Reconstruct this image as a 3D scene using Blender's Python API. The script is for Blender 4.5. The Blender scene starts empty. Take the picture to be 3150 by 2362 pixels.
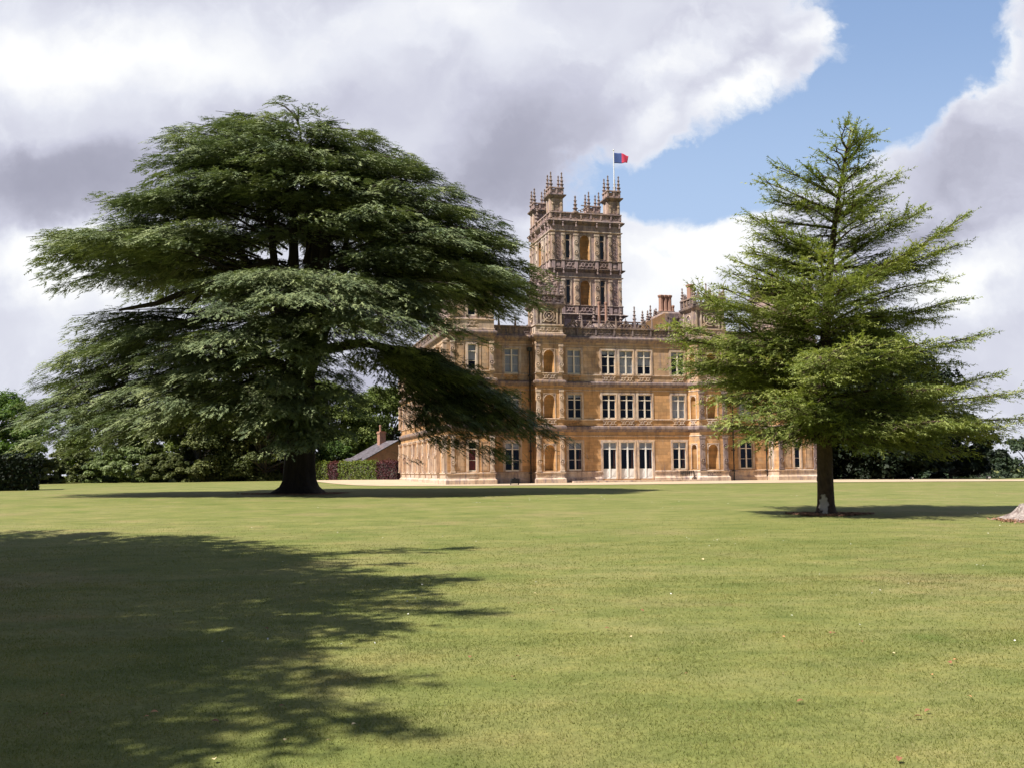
import bpy, math, random
import numpy as np
from math import sin, cos, tan, pi, radians, sqrt, atan2
random.seed(7)
RNG = np.random.default_rng(11)
SC = bpy.context.scene
COL = SC.collection

# ------------------------------------------------------------------ camera
FPX, HOR, ROLL, EYE = 3050.0, 1445.0, radians(.567), 1.6
PITCH = math.atan((HOR - 1181.0) / FPX)
cam = bpy.data.cameras.new('camera'); co = bpy.data.objects.new('camera', cam); COL.objects.link(co)
cam.sensor_fit = 'HORIZONTAL'; cam.sensor_width = 36.0; cam.lens = 36.0 * FPX / 3150.0
cam.clip_start = .1; cam.clip_end = 6000
import mathutils
Fv = mathutils.Vector((0, cos(PITCH), sin(PITCH))); U0 = mathutils.Vector((0, -sin(PITCH), cos(PITCH))); R0 = mathutils.Vector((1, 0, 0))
Rv = R0 * cos(ROLL) - U0 * sin(ROLL); Uv = R0 * sin(ROLL) + U0 * cos(ROLL)
M = mathutils.Matrix((Rv, Uv, -Fv)).transposed().to_4x4(); M.translation = (0, 0, EYE)
co.matrix_world = M
SC.camera = co

# ------------------------------------------------------------------ sun, exposure
PHI = radians(14.5)                      # the house is turned by this about the vertical
SUN_AZ, SUN_EL = radians(34.5), radians(55.0)
sd = mathutils.Vector((cos(SUN_AZ) * cos(SUN_EL), sin(SUN_AZ) * cos(SUN_EL), -sin(SUN_EL)))
sl = bpy.data.lights.new('sun', 'SUN'); sl.energy = 5.0; sl.angle = radians(.6); sl.color = (1.0, .945, .86)
so = bpy.data.objects.new('sun', sl); COL.objects.link(so); so.rotation_euler = sd.to_track_quat('-Z', 'Y').to_euler()
so.location = (-40, -20, 60)
SC.view_settings.view_transform = 'Standard'; SC.view_settings.look = 'None'
SC.view_settings.exposure = .80; SC.view_settings.gamma = 1.0
SC.cycles.max_bounces = 5; SC.cycles.diffuse_bounces = 3; SC.cycles.glossy_bounces = 2
SC.cycles.transmission_bounces = 4; SC.cycles.transparent_max_bounces = 6
SC.cycles.use_adaptive_sampling = True; SC.cycles.adaptive_threshold = .015
SC.cycles.caustics_reflective = False; SC.cycles.caustics_refractive = False

# ------------------------------------------------------------------ node helper
class NT:
    def __init__(s, tree):
        s.t = tree; s.n = tree.nodes; s.l = tree.links
    def add(s, kind, **kw):
        nd = s.n.new(kind)
        for k, v in kw.items(): setattr(nd, k, v)
        return nd
    def put(s, sock, v):
        if v is None: return
        if isinstance(v, bpy.types.NodeSocket): s.l.new(v, sock)
        else: sock.default_value = v
    def math(s, op, a, b=None, c=None, clamp=False):
        nd = s.add('ShaderNodeMath', operation=op); nd.use_clamp = clamp
        s.put(nd.inputs[0], a); s.put(nd.inputs[1], b)
        if c is not None: s.put(nd.inputs[2], c)
        return nd.outputs[0]
    def vmath(s, op, a, b=None, scale=None):
        nd = s.add('ShaderNodeVectorMath', operation=op)
        s.put(nd.inputs[0], a)
        if b is not None: s.put(nd.inputs[1], b)
        if scale is not None: s.put(nd.inputs['Scale'], scale)
        return nd.outputs['Value'] if op in ('LENGTH', 'DOT_PRODUCT') else nd.outputs['Vector']
    def noise(s, vec, scale, detail=4, rough=.55, out='Fac', dist=0.0):
        nd = s.add('ShaderNodeTexNoise'); s.put(nd.inputs['Vector'], vec)
        nd.inputs['Scale'].default_value = scale; nd.inputs['Detail'].default_value = detail
        nd.inputs['Roughness'].default_value = rough; nd.inputs['Distortion'].default_value = dist
        return nd.outputs[out]
    def ramp(s, fac, stops, interp='LINEAR'):
        nd = s.add('ShaderNodeValToRGB'); s.put(nd.inputs[0], fac); cr = nd.color_ramp; cr.interpolation = interp
        while len(cr.elements) < len(stops): cr.elements.new(.5)
        for e, (p, c) in zip(cr.elements, stops):
            e.position = p; e.color = tuple(c) + (1,) if len(c) == 3 else c
        return nd.outputs[0]
    def mix(s, fac, a, b, mode='MIX'):
        nd = s.add('ShaderNodeMix', data_type='RGBA', blend_type=mode)
        s.put(nd.inputs[0], fac); s.put(nd.inputs[6], a if isinstance(a, bpy.types.NodeSocket) else tuple(a) + (1,))
        s.put(nd.inputs[7], b if isinstance(b, bpy.types.NodeSocket) else tuple(b) + (1,))
        return nd.outputs[2]
    def mapr(s, v, a, b, c=0.0, d=1.0, kind='SMOOTHSTEP'):
        nd = s.add('ShaderNodeMapRange', interpolation_type=kind)
        s.put(nd.inputs[0], v)
        for i, q in zip((1, 2, 3, 4), (a, b, c, d)): nd.inputs[i].default_value = q
        return nd.outputs[0]

# ------------------------------------------------------------------ sky
world = bpy.data.worlds.new('World'); SC.world = world; world.use_nodes = True
def build_sky():
    w = NT(world.node_tree); w.n.clear()
    out = w.add('ShaderNodeOutputWorld'); bg = w.add('ShaderNodeBackground'); w.l.new(bg.outputs[0], out.inputs[0])
    sky = w.add('ShaderNodeTexSky', sky_type='NISHITA'); sky.sun_disc = False
    sky.sun_elevation = SUN_EL; sky.sun_rotation = atan2(-cos(SUN_AZ), -sin(SUN_AZ))
    sky.air_density = 1.0; sky.dust_density = 1.2; sky.ozone_density = 2.0
    tc = w.add('ShaderNodeTexCoord'); d = tc.outputs['Generated']
    sp = w.add('ShaderNodeSeparateXYZ'); w.l.new(d, sp.inputs[0])
    ay = w.math('MAXIMUM', w.math('ABSOLUTE', sp.outputs[1]), .12)
    u = w.math('DIVIDE', sp.outputs[0], ay); v = w.math('DIVIDE', sp.outputs[2], ay)
    cb = w.add('ShaderNodeCombineXYZ'); w.l.new(u, cb.inputs[0]); w.l.new(v, cb.inputs[1]); P0 = cb.outputs[0]
    # billowing: warp the cloud plan with noise of two sizes
    n1 = w.noise(P0, 5.0, 5, .55, 'Color'); n2 = w.noise(P0, 17.0, 6, .6, 'Color')
    q = w.vmath('ADD', P0, w.vmath('SCALE', w.vmath('SUBTRACT', n1, (.5, .5, .5)), scale=.13))
    q = w.vmath('ADD', q, w.vmath('SCALE', w.vmath('SUBTRACT', n2, (.5, .5, .5)), scale=.055))
    flat = w.vmath('MULTIPLY', q, (1, 1, 0))
    def D(xd, yd): return ((xd * 1.424 - 1575) / FPX, (1447 - yd * 1.424) / FPX)
    def blob(x, y, sx, sy, rot, amp, acc):
        cx, cy = D(x, y)
        mp = w.add('ShaderNodeMapping', vector_type='TEXTURE')
        w.l.new(flat, mp.inputs[0]); mp.inputs['Location'].default_value = (cx, cy, 0)
        mp.inputs['Rotation'].default_value = (0, 0, radians(rot))
        mp.inputs['Scale'].default_value = (sx * 1.424 / FPX, sy * 1.424 / FPX, 1)
        ln = w.vmath('LENGTH', mp.outputs[0])
        return w.math('ADD', w.mapr(ln, 1.0, 0.0, 0.0, amp), acc)
    # cover: where cloud hides the blue
    cov = w.math('ADD', 1.0, 0.0)
    for b in [(2010, 60, 350, 210, -30, -1.9), (1690, 300, 450, 185, 22, -1.9), (1390, 390, 260, 110, 20, -1.3), (1900, 210, 200, 170, 0, -1.2),
              (2120, -40, 190, 110, 0, -1.0), (1600, 470, 200, 50, 0, -.5), (1310, 330, 120, 70, 30, -.7), (1430, 540, 60, 30, 0, -.35), (2050, 250, 140, 150, 0, -.7),
              (1560, 60, 230, 110, 25, .9), (1450, 140, 200, 110, 20, .5), (2215, 330, 160, 270, 0, 1.2), (2070, 480, 170, 90, 0, .8), (1800, 10, 90, 70, 30, .7)]:
        cov = blob(*b, cov)
    wisp = w.noise(flat, 13.0, 8, .66)
    cov = w.math('ADD', cov, w.math('MULTIPLY', w.math('SUBTRACT', wisp, .5), 1.5))
    cover = w.mapr(cov, .12, .80)
    # shade: grey undersides and white tops
    sh = w.math('ADD', .66, 0.0)
    for b in [(150, 390, 440, 140, 4, -.54), (1120, 330, 330, 230, 30, -.50), (760, 200, 400, 130, 0, -.10), (330, 90, 460, 150, 0, .34), (30, 60, 260, 200, 0, .22), (900, 20, 500, 110, 0, .20), (700, 120, 300, 100, 0, .12),
              (110, 570, 300, 110, 0, .62), (150, 470, 260, 50, 4, -.10), (60, 870, 200, 90, 0, -.22), (130, 690, 150, 70, 0, .10), (800, 830, 260, 130, 0, -.25),
              (1620, 160, 190, 60, 28, .46), (1500, 90, 260, 70, 20, .28), (1800, 20, 120, 50, 30, .3), (1420, 220, 110, 60, 40, .25), (1280, 60, 400, 80, 0, .05),
              (1500, 560, 260, 130, 0, .50), (1180, 480, 110, 70, 0, .25), (1400, 680, 200, 90, 0, .3), (2180, 90, 90, 60, 0, .22), (2130, 370, 260, 190, 20, -.26),
              (2010, 520, 260, 55, 12, -.32), (2100, 620, 240, 90, 10, .42), (2150, 800, 260, 90, 0, -.02), (2100, 930, 300, 80, 0, .05), (1650, 460, 160, 60, 0, .1)]:
        sh = blob(*b, sh)
    fine = w.noise(flat, 26.0, 6, .6); big = w.noise(flat, 4.0, 4, .5)
    edge = w.mapr(cov, .2, 1.15, .30, 0.0)
    sh = w.math('ADD', sh, w.math('MULTIPLY', w.math('SUBTRACT', fine, .5), .42))
    sh = w.math('ADD', sh, w.math('MULTIPLY', w.math('SUBTRACT', big, .5), .35))
    sh = w.math('ADD', sh, edge)
    cloud = w.ramp(sh, [(.0, (.31, .315, .40)), (.3, (.40, .405, .50)), (.55, (.56, .57, .68)), (.78, (.74, .76, .84)), (1.0, (.93, .94, .95))])
    skyc = w.vmath('SCALE', sky.outputs[0], scale=.14)
    skyc = w.mix(.6, skyc, (.29, .44, .74))
    haze = w.mapr(v, .52, .20, 0.05, .65)
    skyc = w.mix(haze, skyc, (.50, .64, .86))
    col = w.mix(cover, skyc, cloud)
    # unseen sky overhead and behind the viewer is darkened to weaken the fill light
    col = w.mix(w.mapr(v, .60, 1.3), col, (.14, .20, .34))
    bk = w.mapr(sp.outputs[1], .10, -.15)
    col = w.mix(bk, col, (.15, .19, .29))
    w.put(bg.inputs[0], col); bg.inputs[1].default_value = .62
build_sky()

# ------------------------------------------------------------------ materials
MT = {}
def mat(name):
    m = bpy.data.materials.new(name); m.use_nodes = True; m.node_tree.nodes.clear(); MT[name] = m
    n = NT(m.node_tree); n.o = n.add('ShaderNodeOutputMaterial'); return n
def princ(n, col, rough=.8, bump=None, bstr=.3, bdist=.02, **kw):
    p = n.add('ShaderNodeBsdfPrincipled'); n.put(p.inputs['Base Color'], col if isinstance(col, bpy.types.NodeSocket) else tuple(col) + (1,))
    n.put(p.inputs['Roughness'], rough)
    for k, v in kw.items(): n.put(p.inputs[k], v)
    if bump is not None:
        b = n.add('ShaderNodeBump'); b.inputs['Strength'].default_value = bstr; b.inputs['Distance'].default_value = bdist
        n.l.new(bump, b.inputs['Height']); n.l.new(b.outputs[0], p.inputs['Normal'])
    n.l.new(p.outputs[0], n.o.inputs[0]); return p
def objco(n): return n.add('ShaderNodeTexCoord').outputs['Object']
def plain(name, c, rough=.6, **kw): princ(mat(name), c, rough, **kw)

def stone(name, light, warm, grey, g_amt, w_amt, courses=True):
    n = mat(name); v = objco(n)
    a = n.noise(v, .35, 5, .6); b = n.noise(v, 1.7, 6, .65); c = n.noise(n.vmath('MULTIPLY', v, (2.2, 2.2, .45)), 1.3, 6, .7)
    col = n.mix(n.mapr(a, .42 - w_amt * .3, .62 - w_amt * .3), light, warm)
    col = n.mix(n.mapr(c, .62 - g_amt * .3, .80 - g_amt * .25), col, grey)
    hgt = b
    if courses:
        br = n.add('ShaderNodeTexBrick'); br.offset = .5
        sp = n.add('ShaderNodeSeparateXYZ'); n.l.new(v, sp.inputs[0]); cb = n.add('ShaderNodeCombineXYZ')
        n.l.new(n.math('ADD', sp.outputs[0], sp.outputs[1]), cb.inputs[0]); n.l.new(sp.outputs[2], cb.inputs[1])
        n.l.new(cb.outputs[0], br.inputs['Vector']); br.inputs['Scale'].default_value = 1.0
        br.inputs['Brick Width'].default_value = .95; br.inputs['Row Height'].default_value = .36
        br.inputs['Mortar Size'].default_value = .010; br.inputs['Mortar Smooth'].default_value = .4
        br.inputs['Color1'].default_value = (.76, .77, .79, 1); br.inputs['Color2'].default_value = (1.16, 1.12, 1.06, 1); br.inputs['Mortar'].default_value = (.52, .48, .46, 1)
        col = n.mix(.9, col, br.outputs[0], 'MULTIPLY')
    blot = n.ramp(b, [(.25, (.72, .70, .70)), (.55, (1, 1, 1)), (.8, (1.14, 1.10, 1.04))])
    col = n.mix(1.0, col, blot, 'MULTIPLY')
    st = n.noise(n.vmath('MULTIPLY', v, (1.1, 1.1, .20)), 1.0, 6, .7)
    col = n.mix(1.0, col, n.ramp(st, [(.30, (.60, .56, .57)), (.50, (1, 1, 1)), (.75, (1.12, 1.10, 1.07))]), 'MULTIPLY')
    princ(n, col, .9, hgt, .5, .03)
stone('stone_upper', (.51, .39, .305), (.51, .34, .21), (.33, .26, .245), .42, .32)
stone('stone_ground', (.53, .39, .265), (.53, .31, .145), (.39, .29, .235), .30, .62)
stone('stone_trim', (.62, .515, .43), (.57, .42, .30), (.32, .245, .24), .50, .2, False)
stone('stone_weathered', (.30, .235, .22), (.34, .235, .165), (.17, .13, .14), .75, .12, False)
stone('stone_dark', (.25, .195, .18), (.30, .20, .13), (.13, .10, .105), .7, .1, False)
stone('stone_niche', (.46, .30, .165), (.45, .25, .10), (.37, .26, .18), .15, .7)
stone('stone_tower', (.48, .36, .35), (.48, .345, .29), (.31, .23, .24), .62, .12, False)
plain('frame_paint', (.74, .66, .56), .5); plain('white_paint', (.80, .79, .76), .45)
plain('iron', (.018, .018, .02), .45); plain('lead_roof', (.10, .10, .11), .6)
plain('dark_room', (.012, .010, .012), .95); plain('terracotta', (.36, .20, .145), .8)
def blind():
    n = mat('blind_cloth'); v = objco(n); s = n.noise(n.vmath('MULTIPLY', v, (9, 9, .4)), 2.0, 3)
    princ(n, n.ramp(s, [(.3, (.40, .39, .47)), (.7, (.55, .54, .60))]), .9)
    n = mat('curtain_cloth'); v = objco(n); s = n.noise(n.vmath('MULTIPLY', v, (12, 12, .3)), 2.0, 3)
    princ(n, n.ramp(s, [(.4, (.06, .02, .015)), (.7, (.20, .10, .08))]), .9)
    n = mat('red_cloth'); princ(n, (.17, .022, .012), .8)
blind()
def glass():
    n = mat('window_glass'); gl = n.add('ShaderNodeBsdfGlossy'); gl.inputs['Roughness'].default_value = .03; gl.inputs['Color'].default_value = (.72, .76, .85, 1)
    tr = n.add('ShaderNodeBsdfTransparent'); tr.inputs[0].default_value = (.80, .84, .86, 1)
    v = objco(n); b = n.add('ShaderNodeBump'); b.inputs['Strength'].default_value = .06; b.inputs['Distance'].default_value = .05
    n.l.new(n.noise(v, 1.6, 2), b.inputs['Height']); n.l.new(b.outputs[0], gl.inputs['Normal'])
    lw = n.add('ShaderNodeLayerWeight'); lw.inputs[0].default_value = .30
    f = n.mapr(lw.outputs['Facing'], 0, 1, .028, .45, 'LINEAR')
    mx = n.add('ShaderNodeMixShader'); n.l.new(f, mx.inputs[0]); n.l.new(tr.outputs[0], mx.inputs[1]); n.l.new(gl.outputs[0], mx.inputs[2])
    n.l.new(mx.outputs[0], n.o.inputs[0])
glass()

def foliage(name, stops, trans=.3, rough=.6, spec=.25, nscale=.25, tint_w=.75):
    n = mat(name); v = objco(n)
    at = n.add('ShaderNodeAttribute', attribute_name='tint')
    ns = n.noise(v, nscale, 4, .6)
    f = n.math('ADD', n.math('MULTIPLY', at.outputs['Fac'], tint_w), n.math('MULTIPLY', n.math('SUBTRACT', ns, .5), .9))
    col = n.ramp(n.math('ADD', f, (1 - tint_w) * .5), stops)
    p = n.add('ShaderNodeBsdfPrincipled'); n.l.new(col, p.inputs['Base Color']); p.inputs['Roughness'].default_value = rough
    p.inputs['Specular IOR Level'].default_value = spec
    t = n.add('ShaderNodeBsdfTranslucent'); n.l.new(n.mix(1.0, col, (1.15, 1.25, .65), 'MULTIPLY'), t.inputs[0])
    mx = n.add('ShaderNodeMixShader'); mx.inputs[0].default_value = trans
    n.l.new(p.outputs[0], mx.inputs[1]); n.l.new(t.outputs[0], mx.inputs[2]); n.l.new(mx.outputs[0], n.o.inputs[0])
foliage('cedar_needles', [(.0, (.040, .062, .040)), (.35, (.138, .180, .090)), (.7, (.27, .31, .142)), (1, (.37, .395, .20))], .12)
foliage('young_cedar_needles', [(.0, (.055, .085, .030)), (.3, (.165, .210, .062)), (.65, (.30, .335, .095)), (.90, (.40, .40, .15)), (1, (.48, .26, .16))], .25, nscale=.8)
foliage('broad_leaves', [(.0, (.055, .080, .024)), (.4, (.13, .17, .045)), (.75, (.21, .25, .07)), (1, (.29, .30, .10))], .35)
foliage('bright_leaves', [(.0, (.04, .08, .016)), (.4, (.09, .155, .03)), (.75, (.145, .205, .045)), (1, (.20, .26, .07))], .3)
foliage('evergreen_leaves', [(.0, (.040, .054, .020)), (.5, (.110, .130, .044)), (1, (.21, .22, .08))], .28)
foliage('silver_leaves', [(.0, (.07, .11, .035)), (.4, (.16, .21, .075)), (.7, (.28, .33, .16)), (1, (.55, .58, .44))], .25)
foliage('yew_leaves', [(.0, (.006, .010, .005)), (.6, (.012, .022, .008)), (1, (.025, .042, .012))], .08)  # dark yew green, lowered further to stand in for cloud shade
foliage('beech_leaves', [(.0, (.045, .075, .012)), (.5, (.11, .15, .025)), (1, (.26, .28, .05))], .3, nscale=1.0)
foliage('copper_leaves', [(.0, (.03, .010, .015)), (.5, (.075, .022, .03)), (1, (.15, .05, .04))], .25)
foliage('far_leaves', [(.0, (.022, .035, .022)), (.5, (.040, .062, .032)), (1, (.07, .095, .045))], .2)
def bark(name, a, b, sc):
    n = mat(name); v = objco(n); s = n.noise(n.vmath('MULTIPLY', v, (1, 1, .22)), sc, 6, .7, dist=.6)
    princ(n, n.ramp(s, [(.3, a), (.7, b)]), .95, s, .9, .06)
bark('cedar_bark', (.014, .010, .009), (.045, .032, .026), 5.0)
def bark2():
    n = mat('young_bark'); v = objco(n); s = n.noise(n.vmath('MULTIPLY', v, (1, 1, .5)), 9, 6, .7, dist=.4)
    col = n.ramp(s, [(.3, (.035, .022, .016)), (.7, (.10, .062, .045))])
    # irregular pale patch low on the front left of the trunk
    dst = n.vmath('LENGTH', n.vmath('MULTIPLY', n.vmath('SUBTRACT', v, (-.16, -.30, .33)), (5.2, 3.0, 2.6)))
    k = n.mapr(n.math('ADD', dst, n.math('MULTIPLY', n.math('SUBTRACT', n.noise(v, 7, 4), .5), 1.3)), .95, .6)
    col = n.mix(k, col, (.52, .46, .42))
    princ(n, col, .95, s, .8, .03)
bark2()
bark('grey_bark', (.05, .045, .04), (.13, .115, .10), 4.0)
bark('stump_bark', (.09, .05, .045), (.50, .44, .41), 9.0)

def lawn_mat():
    n = mat('lawn_grass'); v = objco(n)
    sp = n.add('ShaderNodeSeparateXYZ'); n.l.new(v, sp.inputs[0])
    md = n.noise(n.vmath('MULTIPLY', v, (.8, 1.4, 1)), 1.1, 5, .62); big = n.noise(v, .09, 4, .55); mid = n.noise(v, .55, 5, .6); sm = n.noise(v, 5.0, 6, .65); fi = n.noise(v, 38.0, 5, .75); dry = n.noise(v, .23, 4, .6, dist=.4)
    col = n.ramp(n.math('ADD', n.math('MULTIPLY', big, .45), n.math('MULTIPLY', mid, .55)), [(.32, (.112, .140, .034)), (.5, (.168, .180, .054)), (.66, (.220, .208, .082))])
    col = n.mix(n.mapr(dry, .50, .72, 0, .5), col, (.255, .200, .100))
    col = n.mix(n.mapr(n.noise(v, .33, 3), .60, .72, 0, .6), col, (.11, .155, .030))
    col = n.mix(.85, col, n.ramp(sm, [(.3, (.80, .82, .78)), (.5, (1, 1, 1)), (.72, (1.17, 1.13, 1.08))]), 'MULTIPLY')
    col = n.mix(1.0, col, n.ramp(md, [(.30, (.74, .80, .72)), (.5, (1, 1, 1)), (.70, (1.20, 1.10, 1.12))]), 'MULTIPLY')
    col = n.mix(.9, col, n.ramp(fi, [(.30, (.60, .64, .55)), (.5, (.98, .98, .98)), (.70, (1.36, 1.32, 1.28))]), 'MULTIPLY')
    b = n.math('ADD', n.math('MULTIPLY', fi, .7), n.math('MULTIPLY', sm, .5))
    princ(n, col, .85, b, .35, .02, **{'Specular IOR Level': .15})
    n = mat('grass_blades'); v = objco(n); at = n.add('ShaderNodeAttribute', attribute_name='tint')
    col = n.ramp(at.outputs['Fac'], [(.0, (.165, .190, .046)), (.35, (.215, .236, .062)), (.7, (.275, .280, .090)), (.90, (.34, .30, .14)), (1, (.43, .37, .21))])
    col = n.mix(n.mapr(n.noise(v, .23, 4, .6, dist=.4), .50, .72, 0, .5), col, (.29, .22, .115))
    md = n.noise(n.vmath('MULTIPLY', v, (.8, 1.4, 1)), 1.1, 5, .62)
    col = n.mix(1.0, col, n.ramp(md, [(.30, (.72, .80, .70)), (.5, (1, 1, 1)), (.70, (1.22, 1.10, 1.12))]), 'MULTIPLY')
    p = n.add('ShaderNodeBsdfPrincipled'); n.l.new(col, p.inputs['Base Color']); p.inputs['Roughness'].default_value = .5; p.inputs['Specular IOR Level'].default_value = .25
    t = n.add('ShaderNodeBsdfTranslucent'); n.l.new(col, t.inputs[0]); mx = n.add('ShaderNodeMixShader'); mx.inputs[0].default_value = .5
    n.l.new(p.outputs[0], mx.inputs[1]); n.l.new(t.outputs[0], mx.inputs[2]); n.l.new(mx.outputs[0], n.o.inputs[0])
    n = mat('gravel'); v = objco(n); a = n.noise(v, .4, 4); f = n.noise(v, 16, 5, .8)
    col = n.mix(1.0, n.ramp(a, [(.35, (.43, .33, .22)), (.65, (.51, .41, .29))]), n.ramp(f, [(.3, (.7, .7, .7)), (.7, (1.25, 1.22, 1.18))]), 'MULTIPLY')
    princ(n, col, .95, f, .5, .02)
    n = mat('wood_chips'); v = objco(n); f = n.noise(n.vmath('MULTIPLY', v, (1, 2.2, 1)), 9, 5, .8)
    princ(n, n.ramp(f, [(.3, (.14, .065, .04)), (.55, (.34, .18, .11)), (.75, (.55, .36, .24))]), .95, f, .8, .03)
    n = mat('field'); v = objco(n); a = n.noise(v, .02, 4)
    princ(n, n.ramp(a, [(.35, (.12, .15, .05)), (.65, (.20, .20, .08))]), .95)
lawn_mat()
def brick_mat():
    n = mat('red_brick'); v = objco(n); br = n.add('ShaderNodeTexBrick'); sp = n.add('ShaderNodeSeparateXYZ'); n.l.new(v, sp.inputs[0]); cb = n.add('ShaderNodeCombineXYZ')
    n.l.new(n.math('ADD', sp.outputs[0], sp.outputs[1]), cb.inputs[0]); n.l.new(sp.outputs[2], cb.inputs[1]); n.l.new(cb.outputs[0], br.inputs['Vector'])
    br.inputs['Scale'].default_value = 1; br.inputs['Brick Width'].default_value = .23; br.inputs['Row Height'].default_value = .075; br.inputs['Mortar Size'].default_value = .008
    br.inputs['Color1'].default_value = (.42, .19, .12, 1); br.inputs['Color2'].default_value = (.30, .13, .09, 1); br.inputs['Mortar'].default_value = (.45, .36, .29, 1)
    col = n.mix(1.0, br.outputs[0], n.ramp(n.noise(v, .9, 4), [(.3, (.8, .8, .8)), (.7, (1.2, 1.15, 1.1))]), 'MULTIPLY')
    princ(n, col, .9)
    n = mat('slate'); v = objco(n); f = n.noise(n.vmath('MULTIPLY', v, (1, .5, 1)), 3.0, 5, .7)
    princ(n, n.ramp(f, [(.35, (.075, .06, .07)), (.65, (.22, .20, .23))]), .28, **{'Specular IOR Level': .9})
brick_mat()
def flagm():
    n = mat('flag_cloth'); v = objco(n); sp = n.add('ShaderNodeSeparateXYZ'); n.l.new(v, sp.inputs[0])
    col = n.mix(n.mapr(sp.outputs[0], .93, .96), (.035, .07, .22), (.60, .045, .10))
    princ(n, col, .8)
flagm()
plain('leaf_brown', (.24, .10, .05), .8); plain('leaf_orange', (.52, .25, .11), .8); plain('leaf_pale', (.66, .52, .30), .8)
plain('daisy', (.82, .80, .72), .7); plain('black_paint', (.008, .008, .009), .95); plain('lamp_glass', (.75, .77, .80), .15)
plain('car_paint', (.50, .53, .58), .25); plain('rubber', (.02, .02, .02), .8); plain('tinted_glass', (.02, .025, .03), .08)

# ------------------------------------------------------------------ mesh helpers
def link(name, me, m=None, parent=None, smooth=False):
    o = bpy.data.objects.new(name, me); COL.objects.link(o)
    if m: me.materials.append(MT[m])
    if parent: o.parent = parent
    if smooth: me.polygons.foreach_set('use_smooth', [True] * len(me.polygons))
    return o
def np_mesh(name, V, Fc, m, parent=None, tint=None, smooth=False):
    me = bpy.data.meshes.new(name); V = np.asarray(V, np.float32); Fc = np.asarray(Fc, np.int32); k = Fc.shape[1]
    me.vertices.add(len(V)); me.vertices.foreach_set('co', V.ravel())
    me.loops.add(Fc.size); me.loops.foreach_set('vertex_index', Fc.ravel())
    me.polygons.add(len(Fc)); me.polygons.foreach_set('loop_start', np.arange(0, Fc.size, k, dtype=np.int32))
    try: me.polygons.foreach_set('loop_total', np.full(len(Fc), k, np.int32))
    except Exception: pass
    me.update(calc_edges=True)
    if tint is not None:
        a = me.attributes.new('tint', 'FLOAT', 'POINT'); a.data.foreach_set('value', np.asarray(tint, np.float32))
    return link(name, me, m, parent, smooth)
def tag(o, label, cat, group=None, kind=None):
    if label: o['label'] = label
    if cat: o['category'] = cat
    if group: o['group'] = group
    if kind: o['kind'] = kind
    return o
def empty(name, loc=(0, 0, 0), rz=0.0):
    o = bpy.data.objects.new(name, None); COL.objects.link(o); o.location = loc; o.rotation_euler = (0, 0, rz); return o
def copy_tree(o, parent=None):
    c = o.copy(); COL.objects.link(c)
    if parent: c.parent = parent
    for ch in list(o.children): copy_tree(ch, c)
    return c

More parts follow.
